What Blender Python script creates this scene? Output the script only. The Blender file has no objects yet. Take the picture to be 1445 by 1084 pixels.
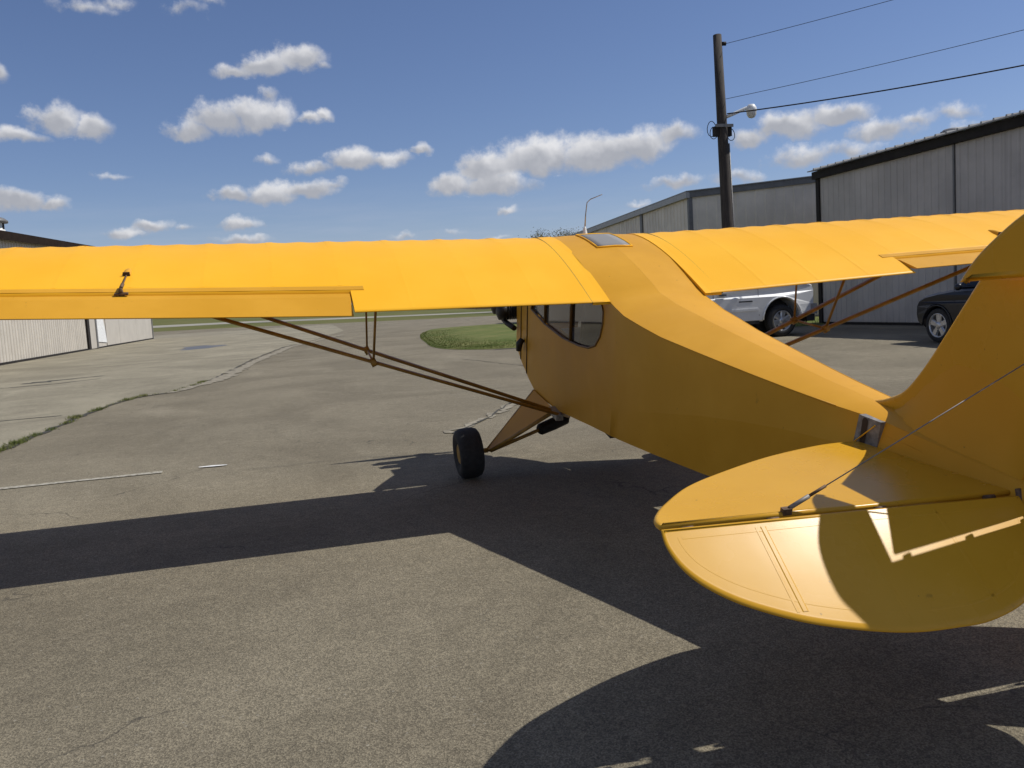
import bpy, bmesh, math, random
from mathutils import Vector, Matrix
from mathutils.geometry import tessellate_polygon
random.seed(7)
PI = math.pi
scene = bpy.context.scene
COL = scene.collection

# ------------------------------------------------------------------ camera
cam_data = bpy.data.cameras.new('camera')
cam = bpy.data.objects.new('camera', cam_data)
COL.objects.link(cam)
cam_data.sensor_fit = 'HORIZONTAL'
cam_data.sensor_width = 36.0
cam_data.lens = 36.0 * 1220.0 / 1445.0
cam_data.clip_start = 0.05
cam_data.clip_end = 9000
_R = Vector((0.96536904, -0.25407481, -0.05923347))
_U = Vector((0.08088675, 0.07563288, 0.99384959))
_F = Vector((0.24803215, 0.96422283, -0.09356493))
m = Matrix.Identity(4)
for i in range(3):
    m[i][0], m[i][1], m[i][2] = _R[i], _U[i], -_F[i]
m.translation = Vector((-2.4548, -6.9733, 1.476))
cam.matrix_world = m
scene.camera = cam

# ------------------------------------------------------------------ light
SUN_TRAVEL = Vector((-0.81, 0.06, -1.0)).normalized()
sun_data = bpy.data.lights.new('sun', 'SUN')
sun_data.energy = 4.35
sun_data.angle = math.radians(0.5)
sun_data.color = (1.0, 0.975, 0.92)
sun = bpy.data.objects.new('sun', sun_data)
COL.objects.link(sun)
sun.rotation_euler = SUN_TRAVEL.to_track_quat('-Z', 'Y').to_euler()
sun.location = (20, -10, 40)

SKY_K = 0.09
world = bpy.data.worlds.new('World')
scene.world = world
world.use_nodes = True
world.cycles.sampling_method = 'NONE'
wn = world.node_tree.nodes
wl = world.node_tree.links
wn.clear()
w_out = wn.new('ShaderNodeOutputWorld')
sky = wn.new('ShaderNodeTexSky')
sky.sky_type = 'NISHITA'
sky.sun_disc = False
sky.sun_elevation = math.asin(-SUN_TRAVEL.z)
sky.sun_rotation = math.atan2(-SUN_TRAVEL.x, -SUN_TRAVEL.y)
sky.altitude = 200
sky.air_density = 1.0
sky.dust_density = 0.25
sky.ozone_density = 6.0

CLOUDS = [(-0.0311, 0.2585, 0.0251, 0.0096, 0.8), (0.0027, 0.2652, 0.0372, 0.0156, 1), (0.0407, 0.2709, 0.0314, 0.018, 1), (0.0629, 0.2638, 0.0106, 0.006, 0.6), (-0.0834, 0.1988, 0.0252, 0.0148, 0.9), (-0.0538, 0.209, 0.0335, 0.0209, 1), (-0.013, 0.2141, 0.0414, 0.0226, 1), (0.0133, 0.2161, 0.0227, 0.0167, 0.9), (0.0471, 0.2114, 0.023, 0.0069, 0.7), (0.0641, 0.2134, 0.0092, 0.0077, 0.8), (0.0, 0.2356, 0.015, 0.009, 0.5), (-0.2432, 0.1911, 0.0276, 0.0097, 0.8), (-0.2042, 0.2058, 0.0295, 0.0196, 1), (-0.1757, 0.1993, 0.0214, 0.0157, 0.95), (-0.2164, 0.21, 0.0209, 0.0139, 0.8), (-0.0019, 0.1694, 0.0153, 0.0084, 0.6), (0.0428, 0.1595, 0.0264, 0.0109, 0.8), (0.0898, 0.1658, 0.0375, 0.0164, 1), (0.1253, 0.1661, 0.0267, 0.0118, 0.9), (0.1631, 0.173, 0.0142, 0.0071, 0.7), (-0.0458, 0.1337, 0.0244, 0.0114, 0.85), (-0.0051, 0.1321, 0.0371, 0.0154, 1), (0.0333, 0.1371, 0.0389, 0.0132, 0.95), (0.0645, 0.1407, 0.0157, 0.007, 0.5), (0.1989, 0.1351, 0.0287, 0.0191, 1), (0.2401, 0.15, 0.0461, 0.0255, 1.1), (0.297, 0.1582, 0.0555, 0.0285, 1.15), (0.3609, 0.1561, 0.0592, 0.0284, 1.15), (0.4088, 0.163, 0.047, 0.0235, 1.05), (0.4482, 0.1731, 0.0233, 0.0171, 0.8), (0.2471, 0.1325, 0.0479, 0.0176, 1), (-0.2526, 0.1288, 0.0314, 0.0133, 1), (-0.2215, 0.1275, 0.0185, 0.0092, 0.85), (-0.1555, 0.0954, 0.0207, 0.0089, 0.85), (-0.1274, 0.1021, 0.0239, 0.009, 0.8), (-0.0961, 0.0976, 0.0106, 0.0053, 0.4), (-0.0354, 0.1011, 0.0247, 0.0093, 0.8), (-0.0406, 0.0838, 0.034, 0.0077, 0.9), (0.5276, 0.158, 0.029, 0.0137, 0.85), (0.5684, 0.1667, 0.0451, 0.0196, 1.05), (0.6185, 0.173, 0.0383, 0.0133, 0.9), (0.582, 0.136, 0.0392, 0.0166, 0.7), (0.6316, 0.1356, 0.037, 0.0133, 0.6), (0.6663, 0.1527, 0.0436, 0.0174, 0.75), (0.693, 0.1583, 0.0287, 0.0129, 0.65), (0.7318, 0.161, 0.0281, 0.0084, 0.4), (0.4461, 0.1218, 0.0346, 0.0094, 0.65), (0.5151, 0.1218, 0.0309, 0.0093, 0.5), (0.41, 0.1037, 0.0127, 0.0056, 0.45), (0.26, 0.1051, 0.0145, 0.0072, 0.7), (-0.1706, 0.3133, 0.0315, 0.0103, 0.5), (-0.1403, 0.3205, 0.0207, 0.0097, 0.4), (-0.0743, 0.3165, 0.0256, 0.01, 0.42), (-0.05, 0.3254, 0.0243, 0.0086, 0.36), (-0.2562, 0.2469, 0.0108, 0.0121, 0.7), (-0.1567, 0.155, 0.0175, 0.0051, 0.3), (0.1429, 0.0798, 0.0193, 0.0056, 0.45), (0.2434, 0.0728, 0.0242, 0.0048, 0.45), (0.1956, 0.0858, 0.0161, 0.0048, 0.3), (0.738, 0.1479, 0.014, 0.007, 0.3)]  # cloud lumps placed from image pixels, stored as azimuth, elevation, radii, strength

def wmath(op, a, b=None, c=None, clamp=False):
    n = wn.new('ShaderNodeMath'); n.operation = op; n.use_clamp = clamp
    for i, v in enumerate((a, b, c)):
        if v is None: continue
        if isinstance(v, (int, float)): n.inputs[i].default_value = v
        else: wl.new(v, n.inputs[i])
    return n.outputs[0]
def wvec(op, a, b=None):
    n = wn.new('ShaderNodeVectorMath'); n.operation = op
    for i, v in enumerate((a, b)):
        if v is None: continue
        if isinstance(v, (tuple, list)): n.inputs[i].default_value = v
        else: wl.new(v, n.inputs[i])
    return n.outputs['Value'] if op == 'LENGTH' else n.outputs[0]
def wsmooth(x, lo, hi, a=0.0, b=1.0):
    n = wn.new('ShaderNodeMapRange'); n.interpolation_type = 'SMOOTHSTEP'
    wl.new(x, n.inputs[0])
    n.inputs[1].default_value = lo; n.inputs[2].default_value = hi
    n.inputs[3].default_value = a; n.inputs[4].default_value = b
    return n.outputs[0]
def wmix(f, a, b):
    n = wn.new('ShaderNodeMix'); n.data_type = 'RGBA'
    wl.new(f, n.inputs[0])
    for i, v in ((6, a), (7, b)):
        if isinstance(v, tuple): n.inputs[i].default_value = (*v, 1)
        else: wl.new(v, n.inputs[i])
    return n.outputs[2]

tc = wn.new('ShaderNodeTexCoord')
sep = wn.new('ShaderNodeSeparateXYZ'); wl.new(tc.outputs['Generated'], sep.inputs[0])
az = wmath('ARCTAN2', sep.outputs[0], sep.outputs[1])
el = wmath('ARCSINE', sep.outputs[2])
CW = tuple(v / SKY_K for v in (0.80, 0.80, 0.82))
CG = tuple(v / SKY_K for v in (0.40, 0.415, 0.46))
def wnoise(scale, detail, rough, src=None):
    n = wn.new('ShaderNodeTexNoise')
    n.inputs['Scale'].default_value = scale; n.inputs['Detail'].default_value = detail
    n.inputs['Roughness'].default_value = rough
    wl.new(src or tc.outputs['Generated'], n.inputs['Vector'])
    return n
# a little haze towards the horizon: the whole sky the same way all round
skycol = sky.outputs[0]
hz_n = wnoise(7, 5, 0.6)
mp_ = wn.new('ShaderNodeMapping'); mp_.inputs['Scale'].default_value = (1, 1, 9); wl.new(tc.outputs['Generated'], mp_.inputs[0]); wl.new(mp_.outputs[0], hz_n.inputs['Vector'])
hz = wmath('MULTIPLY', wsmooth(el, 0.0, 0.16, 1.0, 0.0), wsmooth(hz_n.outputs[0], 0.35, 0.75, 0.15, 0.75))
tint_ = wn.new('ShaderNodeMix'); tint_.data_type = 'RGBA'; tint_.blend_type = 'MULTIPLY'; tint_.inputs[0].default_value = 1.0
wl.new(sky.outputs[0], tint_.inputs[6]); tint_.inputs[7].default_value = (1.02, 0.91, 0.97, 1)
skycol = wmix(hz, tint_.outputs[2], tuple(v / SKY_K for v in (0.45, 0.50, 0.62)))
def background(col):
    b = wn.new('ShaderNodeBackground'); b.inputs['Strength'].default_value = SKY_K
    wl.new(col, b.inputs['Color'])
    return b.outputs[0]
# scattered fair-weather clouds over the unseen sky, cover raised for whiter fill light
gen_n = wnoise(5.5, 7, 0.55)
gen_a = wmath('MULTIPLY', wsmooth(gen_n.outputs[0], 0.53, 0.62), wsmooth(el, 0.0, 0.06))
gen_a = wmath('MULTIPLY', gen_a, 0.85)
chain = background(wmix(gen_a, skycol, wmix(wsmooth(gen_n.outputs[0], 0.6, 0.72), CW, CG)))

def sector(a0, a1, e0, e1):
    """cumulus clouds standing in one patch of the sky"""
    sel = [c for c in CLOUDS if c[0] + c[2] * 1.6 > a0 and c[0] - c[2] * 1.6 < a1 and c[1] + c[3] * 1.8 > e0 and c[1] - c[3] * 1.8 < e1]
    comb = wn.new('ShaderNodeCombineXYZ'); wl.new(az, comb.inputs[0]); wl.new(el, comb.inputs[1])
    n1 = wnoise(26, 3, 0.55)
    n2 = wnoise(48, 8, 0.64)
    w1 = wvec('MULTIPLY', wvec('SUBTRACT', n1.outputs['Color'], (0.5, 0.5, 0.5)), (0.030, 0.024, 0))
    w2 = wvec('MULTIPLY', wvec('SUBTRACT', n2.outputs['Color'], (0.5, 0.5, 0.5)), (0.014, 0.010, 0))
    p = wvec('ADD', wvec('ADD', comb.outputs[0], w1), w2)
    field = None; sw = None; sh = None
    for (ca, ce, ra, re, s) in sel:
        q = wvec('MULTIPLY', wvec('SUBTRACT', p, (ca, ce, 0)), (1 / ra, 1 / re, 0))
        ln = wvec('LENGTH', wvec('MAXIMUM', q, wvec('MULTIPLY', q, (-1, -1.5, 0))))
        f = wmath('MULTIPLY_ADD', ln, -s, s * 1.12)
        field = f if field is None else wmath('MAXIMUM', field, f)
        w = wmath('MAXIMUM', f, 0.001)
        w = wmath('MULTIPLY', w, w)
        sq = wn.new('ShaderNodeSeparateXYZ'); wl.new(q, sq.inputs[0])
        hw = wmath('MULTIPLY', w, wmath('MULTIPLY_ADD', sq.outputs[0], 0.25, sq.outputs[1]))
        sw = w if sw is None else wmath('ADD', sw, w)
        sh = hw if sh is None else wmath('ADD', sh, hw)
    if field is None:
        return background(skycol)
    h = wmath('DIVIDE', sh, sw)
    nn = wmath('MULTIPLY_ADD', n2.outputs[0], 1.25, -0.62)
    alpha = wsmooth(wmath('ADD', field, nn), -0.02, 0.72)
    alpha = wmath('MULTIPLY', alpha, 0.97)
    # grey underside, white tops and edges
    lit = wsmooth(wmath('MULTIPLY_ADD', n1.outputs[0], 1.7, wmath('ADD', h, wmath('MULTIPLY_ADD', field, -0.35, -0.85))), -0.55, 0.75)
    lit = wmath('ADD', lit, wmath('MULTIPLY', nn, 0.32), None, True)
    return background(wmix(alpha, skycol, wmix(lit, CG, CW)))

AZ = [-0.27, -0.12, -0.02, 0.07, 0.2, 0.33, 0.5, 0.85]
in_el = wmath('MULTIPLY', wmath('GREATER_THAN', el, 0.0), wmath('LESS_THAN', el, 0.345))
for k in range(len(AZ) - 1):
    msk = wmath('MULTIPLY', wmath('MULTIPLY', wmath('GREATER_THAN', az, AZ[k]), wmath('LESS_THAN', az, AZ[k + 1])), in_el)
    mx = wn.new('ShaderNodeMixShader')
    wl.new(msk, mx.inputs[0]); wl.new(chain, mx.inputs[1]); wl.new(sector(AZ[k], AZ[k + 1], 0.0, 0.345), mx.inputs[2])
    chain = mx.outputs[0]
wl.new(chain, w_out.inputs['Surface'])

vs = scene.view_settings
scene.display_settings.display_device = 'sRGB'
vs.view_transform = 'Standard'
vs.look = 'None'
vs.exposure = 0.0
vs.gamma = 1.0
vs.use_curve_mapping = False
scene.render.engine = 'CYCLES'
scene.cycles.max_bounces = 7
scene.cycles.diffuse_bounces = 3
scene.cycles.glossy_bounces = 3
scene.cycles.transparent_max_bounces = 12
scene.cycles.caustics_reflective = False
scene.cycles.caustics_refractive = False
scene.cycles.use_denoising = True

# ------------------------------------------------------------------ helpers
def tag(o, label=None, cat=None, group=None, kind=None):
    if label: o['label'] = label
    if cat: o['category'] = cat
    if group: o['group'] = group
    if kind: o['kind'] = kind
    return o

class MB:
    """collects faces of ONE mesh"""
    def __init__(s): s.v = []; s.f = []; s.sm = []
    def add(s, verts, faces, smooth=False):
        o = len(s.v); s.v += [tuple(v) for v in verts]
        s.f += [tuple(i + o for i in f) for f in faces]; s.sm += [smooth] * len(faces)
        return s
    def box(s, x0, x1, y0, y1, z0, z1):
        v = [(x0,y0,z0),(x1,y0,z0),(x1,y1,z0),(x0,y1,z0),(x0,y0,z1),(x1,y0,z1),(x1,y1,z1),(x0,y1,z1)]
        return s.add(v, [(3,2,1,0),(4,5,6,7),(0,1,5,4),(1,2,6,5),(2,3,7,6),(3,0,4,7)])
    def tube(s, pts, r, n=8, caps=True, flat=None):
        """tube along pts; r a number or one per point; flat=(axis vector, factor) squashes the section"""
        pts = [Vector(p) for p in pts]
        rs = r if isinstance(r, (list, tuple)) else [r] * len(pts)
        rings = []; up = None
        for i, p in enumerate(pts):
            t = (pts[min(i + 1, len(pts) - 1)] - pts[max(i - 1, 0)]).normalized()
            if up is None:
                up = Vector((0, 0, 1)) if abs(t.z) < 0.9 else Vector((1, 0, 0))
                if flat: up = Vector(flat[0])
            a = (up - t * up.dot(t)).normalized(); b = t.cross(a); up = a
            fk = flat[1] if flat else 1.0
            rings.append([p + a * rs[i] * math.cos(2*PI*k/n) + b * rs[i] * fk * math.sin(2*PI*k/n) for k in range(n)])
        v = [q for ring in rings for q in ring]
        f = []
        for i in range(len(pts) - 1):
            for k in range(n):
                f.append((i*n + k, i*n + (k+1) % n, (i+1)*n + (k+1) % n, (i+1)*n + k))
        s.add(v, f, True)
        if caps:
            s.add(rings[0], [tuple(reversed(range(n)))]); s.add(rings[-1], [tuple(range(n))])
        return s
    def lathe(s, prof, origin, axis, n=24, smooth=True, close=False):
        """prof: (radius, distance along axis)"""
        axis = Vector(axis).normalized(); o = Vector(origin)
        a = axis.orthogonal().normalized(); b = axis.cross(a)
        v = []
        for (r, h) in prof:
            for k in range(n):
                t = 2*PI*k/n
                v.append(o + axis*h + a*r*math.cos(t) + b*r*math.sin(t))
        f = []
        np_ = len(prof); last = np_ if close else np_ - 1
        for i in range(last):
            j = (i + 1) % np_
            for k in range(n):
                f.append((i*n + k, i*n + (k+1) % n, j*n + (k+1) % n, j*n + k))
        return s.add(v, f, smooth)
    def loft(s, rings, smooth=True, caps=True, closed=True):
        n = len(rings[0]); v = [q for r in rings for q in r]; f = []
        for i in range(len(rings) - 1):
            for k in range(n if closed else n - 1):
                f.append((i*n + k, i*n + (k+1) % n, (i+1)*n + (k+1) % n, (i+1)*n + k))
        s.add(v, f, smooth)
        if caps:
            s.add(rings[0], [tuple(reversed(range(n)))]); s.add(rings[-1], [tuple(range(n))])
        return s
    def xf(s, fn):
        s.v = [tuple(fn(*p)) for p in s.v]; return s
    def build(s, name, mat, parent=None, loc=None, fix=True):
        me = bpy.data.meshes.new(name)
        me.from_pydata(s.v, [], s.f)
        me.polygons.foreach_set('use_smooth', s.sm)
        if fix:
            bm = bmesh.new(); bm.from_mesh(me)
            bmesh.ops.remove_doubles(bm, verts=bm.verts, dist=1e-5)
            bmesh.ops.recalc_face_normals(bm, faces=bm.faces)
            bm.to_mesh(me); bm.free()
        me.update()
        if mat: me.materials.append(mat)
        o = bpy.data.objects.new(name, me); COL.objects.link(o)
        if parent is not None: o.parent = parent
        if loc is not None: o.location = loc
        return o

def empty(name, loc=(0,0,0), rz=0.0, parent=None):
    o = bpy.data.objects.new(name, None); COL.objects.link(o)
    o.location = loc; o.rotation_euler = (0, 0, rz); o.empty_display_size = 0.3
    if parent is not None: o.parent = parent
    return o
def inst(src, name, parent=None, loc=None, rot=None, scale=None):
    o = bpy.data.objects.new(name, src.data); COL.objects.link(o)
    if parent is not None: o.parent = parent
    if loc is not None: o.location = loc
    if rot is not None: o.rotation_euler = rot
    if scale is not None: o.scale = scale
    return o
def poly_tess(outer, holes=()):
    """triangles over a polygon with holes, 2D; returns points and faces"""
    loops = [[Vector((a, b, 0)) for a, b in outer]] + [[Vector((a, b, 0)) for a, b in h] for h in holes]
    tris = tessellate_polygon(loops)
    pts = [(v.x, v.y) for l in loops for v in l]
    return pts, [tuple(t) for t in tris]
def catmull(pts, n=6, closed=False):
    out = []; P = [Vector(p) for p in pts]; N = len(P)
    rng = range(N if closed else N - 1)
    for i in rng:
        p0 = P[(i-1) % N] if closed or i > 0 else P[0]; p1 = P[i]; p2 = P[(i+1) % N]
        p3 = P[(i+2) % N] if closed or i + 2 < N else P[-1]
        for k in range(n):
            t = k / n
            out.append(0.5*((2*p1) + (p2-p0)*t + (2*p0-5*p1+4*p2-p3)*t*t + (3*p1-p0-3*p2+p3)*t**3))
    if not closed: out.append(P[-1])
    return out
def interp(x, xs, ys):
    if x <= xs[0]: return ys[0]
    for i in range(len(xs) - 1):
        if x <= xs[i+1]:
            return ys[i] + (ys[i+1]-ys[i]) * (x-xs[i]) / (xs[i+1]-xs[i])
    return ys[-1]

# ------------------------------------------------------------------ materials
class NT:
    def __init__(s, name):
        s.m = bpy.data.materials.new(name); s.m.use_nodes = True
        s.n = s.m.node_tree.nodes; s.l = s.m.node_tree.links
        s.b = s.n['Principled BSDF']
        s.tc = s.n.new('ShaderNodeTexCoord')
    def setv(s, sock, v):
        if isinstance(v, (int, float)): sock.default_value = v
        elif isinstance(v, tuple): sock.default_value = (*v, 1) if len(v) == 3 and sock.type == 'RGBA' else v
        else: s.l.new(v, sock)
    def noise(s, scale, detail=3, rough=0.5, vec=None, kind='Object', stretch=None, dist=0.0):
        n = s.n.new('ShaderNodeTexNoise')
        n.inputs['Scale'].default_value = scale; n.inputs['Detail'].default_value = detail
        n.inputs['Roughness'].default_value = rough; n.inputs['Distortion'].default_value = dist
        src = vec or s.tc.outputs[kind]
        if stretch:
            mp = s.n.new('ShaderNodeMapping'); mp.inputs['Scale'].default_value = stretch
            s.l.new(src, mp.inputs[0]); src = mp.outputs[0]
        s.l.new(src, n.inputs['Vector'])
        return n.outputs[0]
    def voro(s, scale, feature='F1', kind='Object', out=0, vec=None):
        n = s.n.new('ShaderNodeTexVoronoi'); n.feature = feature
        n.inputs['Scale'].default_value = scale
        s.l.new(vec or s.tc.outputs[kind], n.inputs['Vector'])
        return n.outputs[out]
    def ramp(s, x, lo, hi, a=0.0, b=1.0):
        n = s.n.new('ShaderNodeMapRange'); n.interpolation_type = 'SMOOTHSTEP'
        s.l.new(x, n.inputs[0])
        for i, v in enumerate((lo, hi, a, b)): n.inputs[i+1].default_value = v
        return n.outputs[0]
    def mix(s, f, a, b, mode='MIX'):
        n = s.n.new('ShaderNodeMix'); n.data_type = 'RGBA'; n.blend_type = mode
        s.setv(n.inputs[0], f); s.setv(n.inputs[6], a); s.setv(n.inputs[7], b)
        return n.outputs[2]
    def math(s, op, a, b=0.0):
        n = s.n.new('ShaderNodeMath'); n.operation = op
        s.setv(n.inputs[0], a); s.setv(n.inputs[1], b)
        return n.outputs[0]
    def bump(s, h, strength=0.3, dist=0.01):
        n = s.n.new('ShaderNodeBump'); n.inputs['Strength'].default_value = strength
        n.inputs['Distance'].default_value = dist
        s.l.new(h, n.inputs['Height']); s.l.new(n.outputs[0], s.b.inputs['Normal'])
    def set(s, **k):
        for key, v in k.items():
            s.setv(s.b.inputs[{'color':'Base Color','rough':'Roughness','metal':'Metallic','spec':'Specular IOR Level','coat':'Coat Weight','coatr':'Coat Roughness','alpha':'Alpha','emit':'Emission Color','emits':'Emission Strength','trans':'Transmission Weight','ior':'IOR'}[key]], v)
        return s.m

def simple(name, color, rough=0.5, metal=0.0, var=0.12, scale=6.0, bump=0.0, coat=0.0, spec=0.5):
    t = NT(name)
    n = t.noise(scale, 4, 0.6)
    dark = tuple(c * (1 - var) for c in color); lite = tuple(min(1, c * (1 + var)) for c in color)
    t.set(color=t.mix(t.ramp(n, 0.3, 0.7), dark, lite), rough=rough, metal=metal, coat=coat, spec=spec)
    if bump: t.bump(t.noise(scale * 12, 3), bump, 0.003)
    return t.m

def fabric(name, c, c2, rough, stain=0.25, coat=0.0, spec=0.14):
    """doped aircraft fabric: faint weave, patchy fading, small stains"""
    t = NT(name)
    base = t.mix(t.ramp(t.noise(1.3, 4, 0.6), 0.35, 0.7), c, c2)
    sp = t.ramp(t.noise(9, 5, 0.7), 0.66, 0.8)
    base = t.mix(t.math('MULTIPLY', sp, stain), base, (0.12, 0.065, 0.015))
    dirt = t.ramp(t.noise(38, 2, 0.5), 0.74, 0.8)
    base = t.mix(t.math('MULTIPLY', dirt, stain * 1.2), base, (0.1, 0.06, 0.02))
    t.set(color=base, rough=t.ramp(t.noise(5, 3), 0.2, 0.8, rough * 0.94, rough * 1.06), coat=coat, coatr=0.25, spec=spec)
    h = t.math('ADD', t.math('MULTIPLY', t.noise(3.0, 2), 1.0), t.math('MULTIPLY', t.noise(420, 1), 0.05))
    t.bump(h, 0.12, 0.012)
    return t.m

M = {}
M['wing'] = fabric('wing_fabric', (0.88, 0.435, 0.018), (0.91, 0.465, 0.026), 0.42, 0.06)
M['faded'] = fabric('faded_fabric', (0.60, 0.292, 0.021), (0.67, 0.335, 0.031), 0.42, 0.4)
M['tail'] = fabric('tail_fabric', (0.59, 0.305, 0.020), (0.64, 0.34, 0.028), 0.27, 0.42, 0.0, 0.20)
M['strut'] = simple('strut_paint', (0.34, 0.185, 0.03), 0.5, 0, 0.25, 9)
M['seam'] = simple('dark_seam', (0.035, 0.02, 0.008), 0.7)
M['rubber'] = simple('tyre_rubber', (0.022, 0.021, 0.02), 0.8, 0, 0.3, 30, 0.3)
M['blackcloth'] = simple('black_cover', (0.015, 0.014, 0.013), 0.75, 0, 0.3, 40, 0.3)
M['steel'] = simple('bare_steel', (0.38, 0.36, 0.33), 0.45, 0.8, 0.25, 40)
M['rust'] = simple('rusty_steel', (0.13, 0.075, 0.04), 0.7, 0.2, 0.4, 60)
M['zinc'] = simple('grey_plate', (0.20, 0.19, 0.18), 0.6, 0.2, 0.4, 25)
M['cable'] = simple('dull_wire', (0.22, 0.20, 0.18), 0.6, 0.3, 0.2, 25)
M['engine'] = simple('engine_black', (0.03, 0.028, 0.026), 0.5, 0.3, 0.3, 30)
M['woodprop'] = simple('varnished_wood', (0.24, 0.11, 0.04), 0.25, 0, 0.3, 14, 0, 0.5)
M['white_gloss'] = simple('white_plastic', (0.75, 0.74, 0.70), 0.35)
M['leather'] = simple('brown_leather', (0.10, 0.05, 0.02), 0.5, 0, 0.2, 12)
M['dark_inside'] = simple('cabin_dark', (0.06, 0.045, 0.03), 0.7)
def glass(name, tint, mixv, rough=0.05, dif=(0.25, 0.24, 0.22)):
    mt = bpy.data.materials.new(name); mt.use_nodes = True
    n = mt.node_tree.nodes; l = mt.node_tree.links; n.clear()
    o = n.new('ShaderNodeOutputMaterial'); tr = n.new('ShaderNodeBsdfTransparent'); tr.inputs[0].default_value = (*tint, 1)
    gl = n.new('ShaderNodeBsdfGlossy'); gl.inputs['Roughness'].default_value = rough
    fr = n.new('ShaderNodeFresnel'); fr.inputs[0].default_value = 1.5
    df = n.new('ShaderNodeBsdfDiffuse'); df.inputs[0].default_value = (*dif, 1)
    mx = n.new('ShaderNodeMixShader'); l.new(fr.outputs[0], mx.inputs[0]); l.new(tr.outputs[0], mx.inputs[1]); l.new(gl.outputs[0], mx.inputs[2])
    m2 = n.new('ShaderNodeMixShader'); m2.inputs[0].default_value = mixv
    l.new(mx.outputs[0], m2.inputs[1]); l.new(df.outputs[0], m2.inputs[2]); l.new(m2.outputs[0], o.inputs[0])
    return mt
M['glass'] = glass('pale_reflection_acrylic', (0.86, 0.87, 0.88), 0.16, 0.04, (0.36, 0.37, 0.38))  # grey diffuse share is painted in for pale reflections on the panes
M['skylight'] = glass('old_skylight_acrylic', (0.40, 0.40, 0.40), 0.88, 0.3, (0.27, 0.265, 0.26))
M['darkglass'] = glass('shaded_acrylic', (0.34, 0.35, 0.38), 0.08, 0.03, (0.30, 0.31, 0.34))
M['carglass'] = simple('car_glass', (0.012, 0.014, 0.016), 0.05, 0, 0.05)

# ------------------------------------------------------------------ ground
def tz(y):
    return 0.0 if y < 120 else (0.012 * (y - 120) if y < 900 else 9.36)

def mat_asphalt(name, c0, c1, stone=0.5, warm=(0.31, 0.272, 0.195)):
    t = NT(name)
    big = t.ramp(t.noise(0.28, 6, 0.68, dist=0.8), 0.34, 0.68)
    col = t.mix(big, c0, c1)
    # dusty, paler sweeps lying along the taxiway
    sw = t.ramp(t.noise(0.5, 5, 0.6, stretch=(1.0, 0.35, 1.0), dist=0.6), 0.52, 0.75)
    col = t.mix(t.math('MULTIPLY', sw, 0.38), col, warm)
    med = t.ramp(t.noise(7, 4, 0.6), 0.35, 0.7, 0.93, 1.06)
    col = t.mix(1.0, col, med, 'MULTIPLY')
    # aggregate
    med2 = t.ramp(t.noise(28, 3, 0.6), 0.35, 0.65, 0.95, 1.05)
    col = t.mix(1.0, col, med2, 'MULTIPLY')
    cell = t.voro(160, 'F1', out=1)
    cellb = t.n.new('ShaderNodeRGBToBW'); t.l.new(cell, cellb.inputs[0])
    st = t.ramp(cellb.outputs[0], 0.2, 0.85, 1 - 0.85 * stone, 1 + 1.0 * stone)
    col = t.mix(1.0, col, st, 'MULTIPLY')
    fine = t.ramp(t.noise(320, 2, 0.6), 0.3, 0.7, 0.74, 1.26)
    col = t.mix(1.0, col, fine, 'MULTIPLY')
    # scattered pale pebbles
    pv = t.n.new('ShaderNodeTexVoronoi'); pv.inputs['Scale'].default_value = 22; t.l.new(t.tc.outputs['Object'], pv.inputs['Vector'])
    pbw = t.n.new('ShaderNodeRGBToBW'); t.l.new(pv.outputs[1], pbw.inputs[0])
    pe = t.math('MULTIPLY', t.ramp(pv.outputs[0], 0.10, 0.16, 1.0, 0.0), t.ramp(pbw.outputs[0], 0.66, 0.72))
    col = t.mix(t.math('MULTIPLY', pe, 0.7 * stone + 0.1), col, (0.40, 0.37, 0.31))
    # hairline cracks
    wob = t.n.new('ShaderNodeVectorMath'); wob.operation = 'ADD'
    nz = t.n.new('ShaderNodeTexNoise'); nz.inputs['Scale'].default_value = 1.7; nz.inputs['Detail'].default_value = 5
    t.l.new(t.tc.outputs['Object'], nz.inputs['Vector'])
    t.l.new(t.tc.outputs['Object'], wob.inputs[0]); t.l.new(nz.outputs['Color'], wob.inputs[1])
    ed = t.voro(0.33, 'DISTANCE_TO_EDGE', vec=wob.outputs[0])
    cr = t.math('MULTIPLY', t.ramp(ed, 0.0, 0.0045, 1.0, 0.0), t.ramp(t.noise(0.8, 3), 0.46, 0.6))
    col = t.mix(t.math('MULTIPLY', cr, 0.65), col, (0.045, 0.04, 0.033))
    # oil drips
    oil = t.ramp(t.noise(1.1, 4, 0.5), 0.70, 0.8)
    col = t.mix(t.math('MULTIPLY', oil, 0.5), col, (0.07, 0.063, 0.055))
    t.set(color=col, rough=0.88, spec=0.25)
    h = t.math('ADD', t.voro(160, 'F1'), t.math('MULTIPLY', t.noise(300, 2), 0.6))
    t.bump(h, 0.55, 0.004)
    return t.m
M['asphalt'] = mat_asphalt('worn_asphalt', (0.153, 0.130, 0.089), (0.210, 0.180, 0.125), 0.36)
M['pad'] = mat_asphalt('dusty_old_pavement', (0.20, 0.176, 0.125), (0.29, 0.258, 0.185), 0.3, (0.38, 0.34, 0.25))
M['crackfill'] = simple('crack_dirt', (0.05, 0.046, 0.035), 0.9, 0, 0.3, 20)
t = NT('pale_crumbled_joint')
t.set(color=t.mix(t.ramp(t.noise(5, 6, 0.75), 0.42, 0.62), (0.20, 0.178, 0.137), (0.32, 0.285, 0.22)), rough=0.95, spec=0.1); M['palejoint'] = t.m
t = NT('faded_paint')
pn = t.ramp(t.noise(22, 5, 0.7), 0.38, 0.56)
t.set(color=t.mix(pn, (0.19, 0.168, 0.12), (0.40, 0.37, 0.30)), rough=0.8); M['paint'] = t.m
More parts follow.
